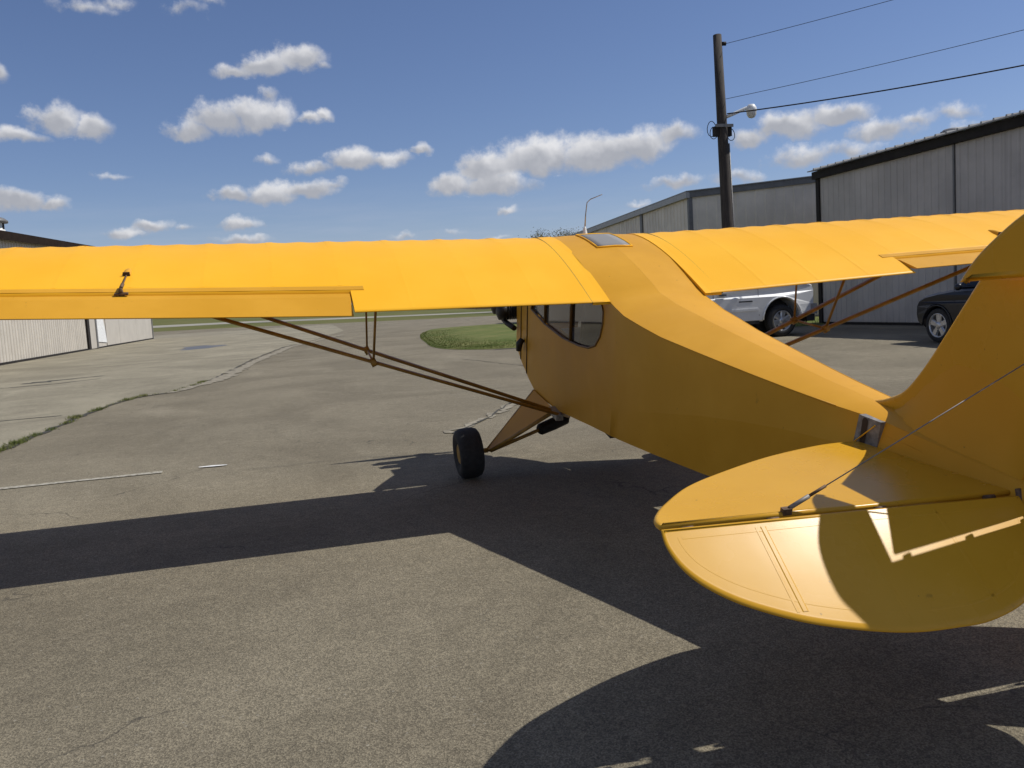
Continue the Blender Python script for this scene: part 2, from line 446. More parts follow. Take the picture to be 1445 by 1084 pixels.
M['brightpaint'] = simple('white_road_paint', (0.72, 0.71, 0.68), 0.7, 0, 0.12, 30)
t = NT('field_grass')
g = t.mix(t.ramp(t.noise(0.05, 6, 0.6), 0.3, 0.7), (0.075, 0.085, 0.026), (0.15, 0.135, 0.052))
t.set(color=t.mix(t.ramp(t.noise(1.2, 4, 0.7), 0.35, 0.7), g, (0.12, 0.125, 0.04)), rough=0.95, spec=0.1); M['field'] = t.m
t = NT('mown_grass')
g = t.mix(t.ramp(t.noise(0.55, 5, 0.6), 0.36, 0.66), (0.085, 0.115, 0.024), (0.20, 0.185, 0.07))
t.set(color=t.mix(t.ramp(t.noise(30, 2), 0.3, 0.7), g, (0.10, 0.12, 0.03)), rough=0.9, spec=0.15); M['grass'] = t.m
M['runway'] = simple('pale_runway', (0.27, 0.25, 0.20), 0.9, 0, 0.15, 0.05)

ys = [-600, 0, 60, 120, 200, 300, 420, 560, 720, 900, 1600, 3500]
xs = [-3000, -900, -300, -100, 0, 100, 300, 900, 3000]
b = MB()
b.add([(x, y, tz(y) - 0.012) for y in ys for x in xs],
      [(j*len(xs)+i, j*len(xs)+i+1, (j+1)*len(xs)+i+1, (j+1)*len(xs)+i) for j in range(len(ys)-1) for i in range(len(xs)-1)])
tag(b.build('grass_field', M['field'], fix=False), 'flat dry grass field stretching to the horizon', kind='structure')

edge_x = [-60, -40, -22.2, -11.5, 0, 7.5, 16, 23.4, 34, 60]  # positions here and below baked from image pixels projected into the scene
edge_y = [158, 150, 143.4, 138.7, 129.5, 123.2, 113, 103.7, 92, 70]
b = MB(); v = []; f = []
for x, e in zip(edge_x, edge_y):
    for y in (-60, 20, 60, 100 if e > 100 else e - 1, min(e, 120), e):
        v.append((x, y, tz(y) - 0.004 if y < 119 else tz(y) + 0.0))
for i in range(len(edge_x) - 1):
    for j in range(5):
        f.append((i*6+j, (i+1)*6+j, (i+1)*6+j+1, i*6+j+1))
b.add(v, f)
tag(b.build('apron', M['asphalt'], fix=False), 'grey worn asphalt apron and taxiway under the aeroplane', kind='structure')

CRACK = [(-7.2, -9.0), (-6.6, 0.0), (-6.25, 5.76), (-6.16, 7.5), (-6.09, 9.54), (-5.94, 11.95), (-5.59, 13.22), (-4.94, 13.9), (-4.44, 17.4), (-3.77, 26.9), (-2.62, 38.5), (-1.46, 43.0)]
fine = []
for i in range(len(CRACK) - 1):
    (x0, y0), (x1, y1) = CRACK[i], CRACK[i+1]
    n = max(2, int(math.hypot(x1-x0, y1-y0) / 0.25))
    for k in range(n):
        u = k / n
        fine.append((x0 + (x1-x0)*u + random.gauss(0, 0.025), y0 + (y1-y0)*u))
fine.append(CRACK[-1])
b = MB()
far = [(2.5, 70), (4, 118)]
right = fine + far
left = [(-60, y) for _, y in right]
n = len(right)
b.add([(x, y, 0.002) for x, y in right] + [(x, y, 0.002) for x, y in left], [(i, i+1, n+i+1, n+i) for i in range(n-1)])
tag(b.build('old_pavement', M['pad'], fix=False), 'paler dusty old pavement in front of the left hangar', kind='structure')

def ribbon(name, pts, width, mat, z, jit=0.3):
    b = MB(); v = []
    for i, (x, y) in enumerate(pts):
        a = Vector(pts[max(i-1, 0)]); c = Vector(pts[min(i+1, len(pts)-1)])
        d = (c - a).normalized(); nx, ny = -d.y, d.x
        w = (width[min(i, len(width)-1)] if isinstance(width, list) else width) * 0.5
        w1 = w * (1 + random.uniform(-jit, jit)); w2 = w * (1 + random.uniform(-jit, jit))
        v += [(x + nx*w1, y + ny*w1, z), (x - nx*w2, y - ny*w2, z)]
    b.add(v, [(2*i, 2*i+1, 2*i+3, 2*i+2) for i in range(len(pts)-1)])
    return b.build(name, mat, fix=False)
def wiggle(pts, step, amp):
    out = []
    for i in range(len(pts)-1):
        (x0, y0), (x1, y1) = pts[i], pts[i+1]
        n = max(2, int(math.hypot(x1-x0, y1-y0) / step))
        for k in range(n):
            out.append((x0+(x1-x0)*k/n + random.gauss(0, amp), y0+(y1-y0)*k/n + random.gauss(0, amp)))
    out.append(pts[-1]); return out
pts = fine
nw = len(pts)
tag(ribbon('pavement_joint', pts, [0.10 if y < 14 else 0.07 for _, y in pts], M['crackfill'], 0.006, 0.5), 'dark weedy joint between old pavement and asphalt', kind='structure')
tag(ribbon('crumbled_edge', wiggle([(-5.0, 13.6), (-4.2, 17.2), (-3.5, 26.5), (-2.3, 38), (-1.2, 43), (1.5, 56)], 0.4, 0.03), [0.2, 0.25, 0.3, 0.28, 0.35, 0.3, 0.4], M['palejoint'], 0.0095, 0.6), 'pale crumbled edge beside the joint', kind='structure')
for name_, pl, wd in (('pavement_crack', [(0.9, 6.2), (0.15, 4.55), (-0.56, 3.43)], 0.035), ('pavement_crack', [(-2.9, 2.25), (-1.9, 2.36), (-0.7, 2.0)], 0.010), ('pavement_crack', [(4.2, 9.0), (3.2, 13.0), (2.5, 18.0)], 0.03), ('pavement_crack', [(-10.2, 21.6), (-9.3, 22.5), (-8.2, 23.2)], [0.1, 0.5, 0.3, 0.7, 0.25, 0.5, 0.2, 0.45, 0.15]), ('pavement_crack', [(-9.0, 10.0), (-7.5, 10.1), (-6.5, 10.2)], [0.12, 0.3, 0.15, 0.25, 0.1, 0.22, 0.08]), ('pavement_crack', [(-10.4, 20.2), (-9.0, 20.6), (-8.0, 21.6)], 0.12)):
    tag(ribbon(name_, wiggle(pl, 0.2, 0.02), wd, M['crackfill'], 0.007, 0.6), 'dark crack across the pavement', kind='structure')
tag(ribbon('pale_scrape', wiggle([(0.95, 6.0), (0.5, 5.2), (0.1, 4.5), (-0.6, 3.5)], 0.12, 0.05), [0.03, 0.12, 0.18, 0.22, 0.16, 0.2, 0.12, 0.1], M['palejoint'], 0.0045, 0.5), 'pale sandy scrape on the asphalt beside the wheel', kind='structure')
tag(ribbon('painted_line', [(-9.5, 2.56), (-7.5, 2.6), (-5.36, 2.66), (-4.6, 2.69), (-3.83, 2.71)], 0.11, M['paint'], 0.004, 0.2), 'long faded white line painted on the asphalt', kind='structure')
tag(ribbon('painted_dash', [(-3.47, 2.75), (-3.32, 2.74), (-3.18, 2.72)], [0.03, 0.085, 0.03], M['brightpaint'], 0.008, 0.1), 'short bright white paint dash on the asphalt', kind='structure')
# pale runway across the far grass
b = MB(); rp = [(-90, 205, 250), (-31, 182, 212), (-15, 177, 200), (10, 150, 166), (33, 128, 138.5), (60, 105, 112)]
v = []
for x, a, c in rp: v += [(x, a, tz(a) + 0.02), (x, c, tz(c) + 0.02)]
b.add(v, [(2*i, 2*i+2, 2*i+3, 2*i+1) for i in range(len(rp)-1)])
tag(b.build('runway', M['runway'], fix=False), 'pale strip of runway crossing the far grass', kind='structure')

# puddle
t = NT('puddle_water'); t.set(color=(0.11, 0.10, 0.09), rough=0.35, spec=0.12); M['water'] = t.m
b = MB(); ring = []
for k in range(40):
    a = 2*PI*k/40; r = 1 + 0.18*math.sin(3*a+1) + 0.12*math.sin(5*a)
    ring.append((-7.4 + 1.15*r*math.cos(a), 48 + 3.4*r*math.sin(a), 0.0065))
b.add(ring, [tuple(range(40))])
tag(b.build('puddle', M['water'], fix=False), 'shallow blue puddle on the old pavement', kind='structure')

# grass island and weeds
def blades(n, pick, hmin, hmax, wid, name, mat, label, lean=0.5):
    v = []; f = []
    for i in range(n):
        x, y, z, k = pick()
        h = random.uniform(hmin, hmax) * k; a = random.uniform(0, 2*PI); w = wid * random.uniform(0.6, 1.3)
        dx, dy = math.cos(a)*w, math.sin(a)*w; lx, ly = random.gauss(0, lean*h), random.gauss(0, lean*h)
        o = len(v); v += [(x-dx, y-dy, z), (x+dx, y+dy, z), (x+lx, y+ly, z+h)]; f.append((o, o+1, o+2))
    return tag(MB().add(v, f).build(name, mat, fix=False), label, kind='stuff')
ISL = [(8.3, 54.8), (5.86, 46.9), (4.4, 38.5), (3.66, 32.2), (3.15, 27.5), (3.2, 24.6), (3.9, 22.7), (5.13, 21.9), (8, 21.6), (14, 22), (20, 24), (24, 34), (20, 48), (13.8, 55.6)]
isl = [(p.x, p.y) for p in (catmull([(x, y, 0) for x, y in ISL], 5, True))]
b = MB(); n = len(isl); cx, cy = 10, 36
v = [(x, y, 0.006) for x, y in isl] + [(cx+(x-cx)*0.985, cy+(y-cy)*0.985, 0.04) for x, y in isl] + [(cx+(x-cx)*0.5, cy+(y-cy)*0.5, 0.10) for x, y in isl] + [(cx, cy, 0.11)]
f = [(i, (i+1) % n, n+(i+1) % n, n+i) for i in range(n)] + [(n+i, n+(i+1) % n, 2*n+(i+1) % n, 2*n+i) for i in range(n)] + [(2*n+i, 2*n+(i+1) % n, 3*n) for i in range(n)]
b.add(v, f, True)
tag(b.build('grass_island', M['grass'], fix=False), 'rounded grass island beyond the aeroplane nose', kind='structure')
def pick_island():
    while True:
        i = random.randrange(n); u = math.sqrt(random.random()) if random.random() < 0.8 else random.uniform(0.95, 1.0)
        x, y = isl[i]; x2, y2 = isl[(i+1) % n]; k = random.random()
        x += (x2-x)*k; y += (y2-y)*k
        X, Y = cx+(x-cx)*u, cy+(y-cy)*u
        if Y - 0.9 * X < 42: return X, Y, 0.03 if u > 0.97 else 0.06, 1
blades(26000, pick_island, 0.02, 0.055, 0.010, 'island_grass', M['grass'], 'short green grass growing on the island')
def pick_crack():
    while True:
        i = random.randrange(len(fine)); x, y = fine[i]
        cl = 0.5 + 0.5*math.sin(y*2.3 + 1.7*math.sin(y*0.9)) * math.sin(y*5.1 + 0.6)
        if -2 < y < 17 and random.random() < cl**2.2 * (1.0 if y < 9 else 0.6):
            return x + random.gauss(0, 0.028 + 0.03*cl), y + random.uniform(0, 0.25), 0.004, 0.5 + cl
blades(3600, pick_crack, 0.015, 0.05, 0.006, 'joint_weeds', M['grass'], 'green weeds growing in the pavement joint', 0.6)
def pick_verge():
    return random.uniform(16.6, 17.7), random.uniform(23.5, 29.5), 0.0, random.uniform(0.5, 1)
blades(1500, pick_verge, 0.3, 0.9, 0.03, 'wall_weeds', M['grass'], 'tall weeds growing at the foot of the hangar wall', 0.25)

# ------------------------------------------------------------------ hangars
M['sidingL'] = simple('left_hangar_siding', (0.52, 0.475, 0.405), 0.55, 0.0, 0.06, 1.2)
M['doorL'] = simple('left_hangar_door', (0.47, 0.43, 0.37), 0.5, 0.0, 0.05, 0.8)
M['whiteL'] = simple('left_hangar_white_panel', (0.74, 0.74, 0.72), 0.5)
M['sidingR'] = simple('right_hangar_siding', (0.45, 0.405, 0.36), 0.5, 0.0, 0.10, 0.7)
M['sidingB'] = simple('rear_hangar_siding', (0.68, 0.60, 0.50), 0.5, 0.0, 0.10, 0.7)
M['trimdark'] = simple('dark_trim', (0.026, 0.022, 0.019), 0.7, 0, 0.2, 3, 0, 0, 0.15)
M['trimbrown'] = simple('brown_trim', (0.022, 0.015, 0.011), 0.85, 0, 0.2, 3, 0, 0, 0.05)
M['trimgrey'] = simple('grey_trim', (0.14, 0.135, 0.13), 0.5)
M['roofgrey'] = simple('galvanised_roof', (0.34, 0.33, 0.31), 0.5, 0.3)

def siding(parent, A, B, z0, htop, pw, ribs, mat, first=0.0, rib_h=0.03, name='siding_panel'):
    """ribbed sheets, one object each, from A to B; outward is to the right of A->B"""
    A = Vector((*A, 0)); B = Vector((*B, 0)); L = (B - A).length; d = (B - A) / L; nrm = Vector((d.y, -d.x, 0))
    s = first; cache = {}
    while s < L - 0.05:
        e = min(s + pw, L)
        prof = []
        for k in range(ribs):
            c = (k + 0.5) / ribs * pw
            prof += [(c - 0.055, 0), (c - 0.028, rib_h), (c + 0.028, rib_h), (c + 0.055, 0)]
        prof = [(0.004, 0)] + [q for q in prof if q[0] < e - s - 0.01] + [(e - s - 0.004, 0)]
        b = MB(); v = []
        tw = random.uniform(-0.003, 0.003)
        for (u, o) in prof:
            P = A + d * (s + u) + nrm * (0.02 + o + tw)
            v += [(P.x, P.y, z0), (P.x, P.y, htop(s + u))]
        f = [(2*i, 2*i+2, 2*i+3, 2*i+1) for i in range(len(prof) - 1)]
        b.add(v, f)
        b.build(name, mat, parent, fix=False)
        s = e

# left hangar: gable wall facing the apron along x = -16
XL = -16.0
def hL(y): return 6.5 + (y - 42) * 0.042 if y < 66 else 7.508 - (y - 66) * 0.042
lh = empty('hangar', (-28, 58, 0))
lh.matrix_world
off = Vector((-28, 58, 0))
def rel(b, o=off): return b.xf(lambda x, y, z: (x - o.x, y - o.y, z - o.z))
b = MB()
yy = [22, 42, 66, 90.8]
for k in range(3):
    y0, y1 = yy[k], yy[k+1]
    b.add([(XL, y0, 0), (XL, y1, 0), (XL, y1, hL(y1)), (XL, y0, hL(y0)), (-40, y0, 0), (-40, y1, 0), (-40, y1, hL(y1)), (-40, y0, hL(y0))],
          [(0, 1, 2, 3), (4, 7, 6, 5), (3, 2, 6, 7)] + ([(0, 3, 7, 4)] if k == 0 else []) + ([(1, 5, 6, 2)] if k == 2 else []))
rel(b).build('wall', M['sidingL'], lh)
class _P: pass
def siding_rel(parent, o, A, B, z0, htop, pw, ribs, mat, **k):
    siding(parent, (A[0]-o.x, A[1]-o.y), (B[0]-o.x, B[1]-o.y), z0, htop, pw, ribs, mat, **k)
# walking along +y with outward = +x is to the right
siding_rel(lh, off, (XL, 30), (XL, 59.4), 0.12, lambda s: hL(30 + s) - 0.30, 0.98, 2, M['sidingL'], rib_h=0.045)
rel(MB().box(XL+0.02, XL+0.16, 59.4, 60.1, 0.06, hL(59.4) - 0.3)).build('door_post', M['trimdark'], lh)
rel(MB().box(XL+0.02, XL+0.09, 60.1, 62.3, 0.06, hL(60) - 0.3)).build('door_leaf', M['doorL'], lh)
rel(MB().box(XL+0.02, XL+0.14, 62.3, 62.75, 0.06, hL(62) - 0.3)).build('door_post', M['trimgrey'], lh)
b = MB(); b.add([(XL+0.06, 62.75, 0.5), (XL+0.06, 66.3, 0.35), (XL+0.06, 66.0, 1.4), (XL+0.06, 65.3, 2.4), (XL+0.06, 65.0, 5.0), (XL+0.06, 62.75, 5.0)], [(0, 1, 2, 3, 4, 5)])
b.add([(XL, 62.75, 0.5), (XL, 66.3, 0.35), (XL, 66.0, 1.4), (XL, 65.3, 2.4), (XL, 65.0, 5.0), (XL, 62.75, 5.0)], [(5, 4, 3, 2, 1, 0)])
rel(b).build('white_panel', M['whiteL'], lh)
for y0, y1 in ((66.4, 72.0), (72.05, 80.6), (80.65, 90.4)):
    rel(MB().box(XL+0.02, XL+0.05, y0, y1, 0.12, 6.3)).build('door_leaf', M['doorL'], lh)
rel(MB().box(XL+0.0, XL+0.12, 90.4, 90.8, 0, hL(90.4) - 0.28)).build('corner_trim', M['trimgrey'], lh)
rel(MB().box(XL+0.01, XL+0.10, 30, 59.4, 0.0, 0.10)).build('base_trim', M['trimdark'], lh)
rel(MB().box(XL+0.01, XL+0.10, 62.75, 90.4, 0.0, 0.10)).build('base_trim', M['trimdark'], lh)
for y0, y1 in ((21.6, 66), (66, 91.2)):
    b = MB(); x0, x1 = XL - 24.3, XL + 0.35
    v = []
    for y in (y0, y1):
        v += [(x0, y, hL(y) + 0.02), (x1, y, hL(y) + 0.02), (x1, y, hL(y) + 0.10), (x0, y, hL(y) + 0.10)]
    b.add(v, [(0,1,2,3), (7,6,5,4), (0,4,5,1), (1,5,6,2), (2,6,7,3), (3,7,4,0)])
    rel(b).build('roof', M['roofgrey'], lh)
    b = MB(); v = []
    for y in (y0, y1):
        v += [(x1+0.003, y, hL(y) - 0.30), (x1+0.06, y, hL(y) - 0.30), (x1+0.06, y, hL(y) + 0.14), (x1+0.003, y, hL(y) + 0.14)]
    b.add(v, [(0,1,2,3), (7,6,5,4), (0,4,5,1), (1,5,6,2), (2,6,7,3), (3,7,4,0)])
    rel(b).build('rake_trim', M['trimbrown'], lh)
tag(lh, 'long pale ribbed metal hangar on the left behind the wing', 'hangar')
# beacon cupola on its roof
cu = empty('roof_cupola', (-16.9, 44.35, hL(44.35) + 0.10))
MB().lathe([(0.0, 0), (0.62, 0.0), (0.62, 0.28), (0.55, 0.30), (0.55, 0.62)], (0, 0, -0.02), (0, 0, 1), 16).build('base', M['white_gloss'], cu)
MB().lathe([(0.55, 0.60), (0.78, 0.62), (0.80, 0.72), (0.62, 0.86), (0.30, 0.98), (0.0, 1.0)], (0, 0, 0), (0, 0, 1), 16).build('cap', M['trimgrey'], cu)
for k in range(8):
    a = 2*PI*k/8
    MB().box(-0.02, 0.02, -0.09, 0.09, 0.30, 0.60).xf(lambda x, y, z: (math.cos(a)*(0.56+x) - math.sin(a)*y, math.sin(a)*(0.56+x)+math.cos(a)*y, z)).build('louvre', M['trimdark'], cu)
MB().tube([(0, 0, 0.95), (0, 0, 2.4)], [0.03, 0.012], 6).build('mast', M['trimgrey'], cu)
tag(cu, 'round roof vent with a thin mast on the left hangar', 'roof vent')

# near right hangar: side wall along x = 18
XR = 18.0; offR = Vector((29, 12, 0))
rh = empty('hangar', tuple(offR))
b = MB(); b.box(XR, 40, -2, 23.0, 0, 5.62); rel(b, offR).build('wall', M['sidingR'], rh)
# walking -y with outward -x is to the right
siding_rel(rh, offR, (XR, 22.85), (XR, 15.95), 0.1, lambda s: 5.66, 0.96, 3, M['sidingR'], rib_h=0.022)
siding_rel(rh, offR, (XR, 15.85), (XR, 2.0), 0.1, lambda s: 5.66, 0.96, 3, M['sidingR'], rib_h=0.022)
rel(MB().box(XR-0.08, XR, 22.85, 23.06, 0, 5.66), offR).build('corner_trim', M['trimdark'], rh)
rel(MB().box(XR-0.06, XR, 15.87, 15.93, 0.1, 5.66), offR).build('joint_trim', M['trimgrey'], rh)
rel(MB().box(XR-0.05, XR-0.003, 2, 22.85, 0.0, 0.09), offR).build('base_trim', M['trimdark'], rh)
b = MB(); b.box(XR-0.20, XR+0.05, 1.8, 23.12, 5.62, 5.90)
rel(b, offR).build('eave_trim', M['trimdark'], rh)
b = MB(); b.add([(XR-0.38, 1.7, 5.905), (XR-0.38, 23.14, 5.905), (29, 23.14, 7.3), (29, 1.7, 7.3), (XR-0.38, 1.7, 5.945), (XR-0.38, 23.14, 5.945), (29, 23.14, 7.34), (29, 1.7, 7.34)],
      [(3,2,1,0), (4,5,6,7), (0,1,5,4), (1,2,6,5), (2,3,7,6), (3,0,4,7)])
y = 2.0
while y < 23.05:
    b.add([(XR-0.40, y-0.05, 5.92), (XR-0.40, y+0.05, 5.92), (29, y+0.05, 7.32), (29, y-0.05, 7.32), (XR-0.40, y-0.025, 6.0), (XR-0.40, y+0.025, 6.0), (29, y+0.025, 7.40), (29, y-0.025, 7.40)],
          [(3,2,1,0), (4,5,6,7), (0,1,5,4), (1,2,6,5), (2,3,7,6), (3,0,4,7)])
    y += 0.46
b.add([(29, 1.7, 7.31), (29, 23.14, 7.31), (40.4, 23.14, 5.9), (40.4, 1.7, 5.9)], [(0, 1, 2, 3)])
rel(b, offR).build('roof', M['roofgrey'], rh)
tag(rh, 'grey ribbed metal hangar with dark eave on the right', 'hangar')
sv = empty('roof_vent', (18.55, 16.55, 5.98))
MB().lathe([(0.30, -0.08), (0.30, 0.05), (0.37, 0.08), (0.38, 0.16), (0.30, 0.23), (0.0, 0.26)], (0, 0, 0), (0, 0, 1), 14).build('vent_cap', M['roofgrey'], sv)
for k in range(14):
    a = 2*PI*k/14
    MB().box(0.37, 0.39, -0.02, 0.02, 0.07, 0.17).xf(lambda x, y, z: (math.cos(a)*x - math.sin(a)*y, math.sin(a)*x + math.cos(a)*y, z)).build('vane', M['zinc'], sv)
tag(sv, 'small round turbine vent on the right hangar roof', 'roof vent')

# hangar behind it: gable front and long side
A = Vector((16.0, 30.0)); ang = math.atan2(18.43 - 16.0, 55.15 - 30.0)
sd = Vector((math.sin(ang), math.cos(ang))); fd = Vector((math.cos(ang), -math.sin(ang)))
offB = Vector((A.x + fd.x*6 + sd.x*14, A.y + fd.y*6 + sd.y*14, 0))
bh = empty('hangar', tuple(offB))
Lb, Wb = 30.0, 13.0
def hB(s): return 6.0 + 0.075 * min(s, 2*Wb - s)
P = lambda s, t: (A.x + fd.x*s + sd.x*t, A.y + fd.y*s + sd.y*t)
b = MB()
v = [(*P(0, 0), 0), (*P(Wb, 0), 0), (*P(Wb, 0), hB(Wb)), (*P(0, 0), hB(0)), (*P(0, Lb), 0), (*P(Wb, Lb), 0), (*P(Wb, Lb), hB(Wb)), (*P(0, Lb), hB(0))]
b.add(v, [(0,1,2,3), (4,7,6,5), (0,3,7,4), (1,5,6,2), (3,2,6,7)])
rel(b, offB).build('wall', M['sidingB'], bh)
siding_rel(bh, offB, P(0.12, 0), P(Wb, 0), 0.1, lambda s: hB(s) - 0.12, 0.96, 2, M['sidingB'], rib_h=0.018)
for t0, t1 in ((29.9, 20.1), (19.9, 7.1), (6.9, 0.12)):
    siding_rel(bh, offB, P(0, t0), P(0, t1), 0.1, lambda s: 5.88, 0.92, 2, M['sidingB'])
for t0 in (20.0, 7.0):
    p_ = P(-0.05, t0)
    rel(MB().box(p_[0]-0.06, p_[0]+0.04, p_[1]-0.14, p_[1]+0.14, 0.1, 5.9), offB).build('downpipe', M['trimgrey'], bh)
p_ = P(0, 0)
rel(MB().box(p_[0]-0.08, p_[0]+0.11, p_[1]-0.08, p_[1]+0.10, 0, 6.0), offB).build('corner_trim', M['trimgrey'], bh)
b = MB(); v = []
for s in (-0.2, Wb):
    v += [(*P(s, -0.12), hB(max(s,0)) - 0.14), (*P(s, -0.02), hB(max(s,0)) - 0.14), (*P(s, -0.02), hB(max(s,0)) + 0.13), (*P(s, -0.12), hB(max(s,0)) + 0.13)]
b.add(v, [(0,1,2,3), (7,6,5,4), (0,4,5,1), (1,5,6,2), (2,6,7,3), (3,7,4,0)])
rel(b, offB).build('rake_trim', M['trimgrey'], bh)
b = MB(); v = []
for t_ in (-0.15, Lb):
    v += [(*P(-0.22, t_), 5.86), (*P(-0.04, t_), 5.86), (*P(-0.04, t_), 6.12), (*P(-0.22, t_), 6.12)]
b.add(v, [(0,1,2,3), (7,6,5,4), (0,4,5,1), (1,5,6,2), (2,6,7,3), (3,7,4,0)])
rel(b, offB).build('gutter', M['roofgrey'], bh)
b = MB(); v = []
for s in (-0.2, Wb):
    for t_ in (-0.18, Lb):
        v += [(*P(s, t_), hB(max(s, 0)) + 0.14), (*P(s, t_), hB(max(s, 0)) + 0.18)]
b.add(v, [(0,2,6,4), (1,5,7,3), (0,1,3,2), (2,3,7,6), (6,7,5,4), (4,5,1,0)])
rel(b, offB).build('roof', M['roofgrey'], bh)
tag(bh, 'lower grey metal hangar behind the utility pole', 'hangar')

# ------------------------------------------------------------------ utility pole and cables
M['polewood'] = None
t = NT('weathered_pole'); gr = t.noise(14, 5, 0.65, stretch=(1, 1, 0.06))
t.set(color=t.mix(t.ramp(gr, 0.3, 0.7), (0.022, 0.017, 0.014), (0.060, 0.047, 0.037)), rough=0.9); t.bump(gr, 0.5, 0.01); M['polewood'] = t.m
up = empty('utility_pole', (12.544, 20.13, 0))
def pl(z): return (0.0283 * z, 0.0897 * z, z)     # the pole leans
MB().tube([pl(-0.3), pl(4), pl(7), pl(10.36)], [0.215, 0.195, 0.175, 0.145], 14).build('post', M['polewood'], up)
def at(z, dx, dy, dz=0): p = pl(z); return (p[0]+dx, p[1]+dy, p[2]+dz)
MB().tube([at(7.50, 0.10, -0.05), at(7.62, 0.42, -0.12), at(7.78, 0.82, -0.2), at(7.82, 0.96, -0.23)], 0.055, 8, flat=((0, 0, 1), 0.6)).build('lamp_arm', M['white_gloss'], up)
lp = at(7.80, 1.02, -0.25)
lh_ = MB().lathe([(0.0, 0.12), (0.11, 0.10), (0.17, 0.0), (0.19, -0.12), (0.17, -0.15)], lp, (0, 0, 1), 14).build('lamp_head', M['white_gloss'], up)
MB().lathe([(0.175, -0.12), (0.16, -0.25), (0.10, -0.34), (0.0, -0.37)], lp, (0, 0, 1), 14).build('lamp_globe', simple('lamp_globe', (0.55, 0.54, 0.50), 0.15, 0, 0.05), lh_)
MB().box(0.02, 0.15, -0.06, 0.06, -0.08, 0.08).xf(lambda x, y, z: at(7.9, x, y, z)).build('lamp_bracket', M['trimgrey'], up)
MB().tube([at(10.05, 0.12, -0.05), at(10.05, 0.27, -0.08)], 0.07, 8).build('insulator', M['trimdark'], up)
for dx in (-0.25, 0.22):
    MB().box(dx-0.09, dx+0.09, -0.10, 0.08, -0.20, 0.13).xf(lambda x, y, z: at(7.06, x, y, z)).build('junction_box', M['trimdark'], up)
MB().box(-0.34, 0.32, -0.21, -0.17, -0.05, 0.05).xf(lambda x, y, z: at(7.2, x, y, z)).build('cross_bar', M['trimgrey'], up)
for (dx, z0, r) in ((-0.40, 7.12, 0.22), (-0.34, 6.98, 0.17), (0.33, 6.92, 0.17)):
    pts_ = [at(z0, dx + r*0.8*math.cos(a), 0.02*math.sin(2*a), r*math.sin(a)*1.2) for a in [k*2*PI/14 for k in range(15)]]
    MB().tube(pts_, 0.013, 5, False).build('wire_loop', M['trimdark'], up)
MB().tube([at(0.2, 0.20, -0.08), at(6.6, 0.185, -0.08)], 0.028, 6).build('conduit', M['zinc'], up)
tag(up, 'dark leaning wooden utility pole with a white lamp arm', 'utility pole')
def cable(a, bpt, sag, r, label):
    a = Vector(a); e = Vector(bpt); pts = []
    for k in range(41):
        u = k / 40; q = a.lerp(e, u); q.z -= sag * 4 * u * (1 - u); pts.append(q)
    o = MB().tube(pts, r, 5, False).build('power_cable', M['trimdark'], None)
    return tag(o, label, 'cable', 'overhead cables on the utility pole')
def atw(*a): p = at(*a); return (p[0] + 12.544, p[1] + 20.13, p[2])
cable(atw(10.05, 0.27, -0.08), (34.65, -8.3, 12.6), 0.65, 0.009, 'thin overhead cable from the very top of the utility pole')
cable(atw(8.13, 0.14, -0.1), (34.65, -5.7, 11.2), 0.65, 0.009, 'thin middle overhead cable leaving the pole above the lamp')
cable(atw(7.62, 0.16, -0.1), (34.65, -5.7, 10.2), 1.1, 0.022, 'thick black lowest overhead cable leaving the pole at the lamp')

# ------------------------------------------------------------------ vehicles
M['whitecar'] = simple('white_car_paint', (0.72, 0.72, 0.71), 0.3, 0, 0.03, 2, 0, 0.8)
M['darkcar'] = simple('dark_blue_car_paint', (0.010, 0.011, 0.016), 0.3, 0, 0.1, 2, 0, 0.25, 0.3)
M['blackplastic'] = simple('black_plastic', (0.02, 0.02, 0.02), 0.6)
M['chrome'] = simple('chrome', (0.7, 0.7, 0.7), 0.12, 1.0, 0.05)
M['alloy'] = simple('alloy_rim', (0.52, 0.52, 0.52), 0.3, 0.7, 0.06)
M['lamp_clear'] = simple('headlamp_lens', (0.55, 0.55, 0.54), 0.08, 0, 0.1, 30)
M['lamp_amber'] = simple('amber_lens', (0.55, 0.12, 0.03), 0.15)
M['lamp_red'] = simple('red_lens', (0.35, 0.01, 0.01), 0.15)

def inset(poly, d):
    """move a 2D ccw polygon inwards"""
    n = len(poly); out = []
    for i in range(n):
        p0, p1, p2 = Vector(poly[i-1]), Vector(poly[i]), Vector(poly[(i+1) % n])
        a = (p1-p0).normalized(); b_ = (p2-p1).normalized()
        na, nb = Vector((-a.y, a.x)), Vector((-b_.y, b_.x))
        k = (na + nb)
        if k.length < 1e-6: k = na
        k.normalize(); c = max(0.4, k.dot(na))
        q = p1 + k * (d / c); out.append((q.x, q.y))
    return out
def slab(poly, wfun, ch):
    """side profile (x,z) extruded across the vehicle with chamfered edges; wfun(x, z) half width"""
    area = sum(poly[i-1][0]*poly[i][1] - poly[i][0]*poly[i-1][1] for i in range(len(poly)))
    if area < 0: poly = poly[::-1]
    inn = inset(poly, ch); n = len(poly)
    pts, tris = poly_tess(inn)
    b = MB()
    L1 = [(x, -(wfun(x, z) - ch), z) for x, z in poly]; R1 = [(x, wfun(x, z) - ch, z) for x, z in poly]
    L2 = [(x, -wfun(x, z), z) for x, z in inn]; R2 = [(x, wfun(x, z), z) for x, z in inn]
    v = L1 + R1 + L2 + R2; f = []
    for i in range(n):
        j = (i+1) % n
        f += [(i, j, n+j, n+i), (i, 2*n+i, 2*n+j, j), (n+i, n+j, 3*n+j, 3*n+i)]
    f += [tuple(2*n+k for k in t_) for t_ in tris] + [tuple(3*n+k for k in t_) for t_ in tris]
    b.add(v, f); return b
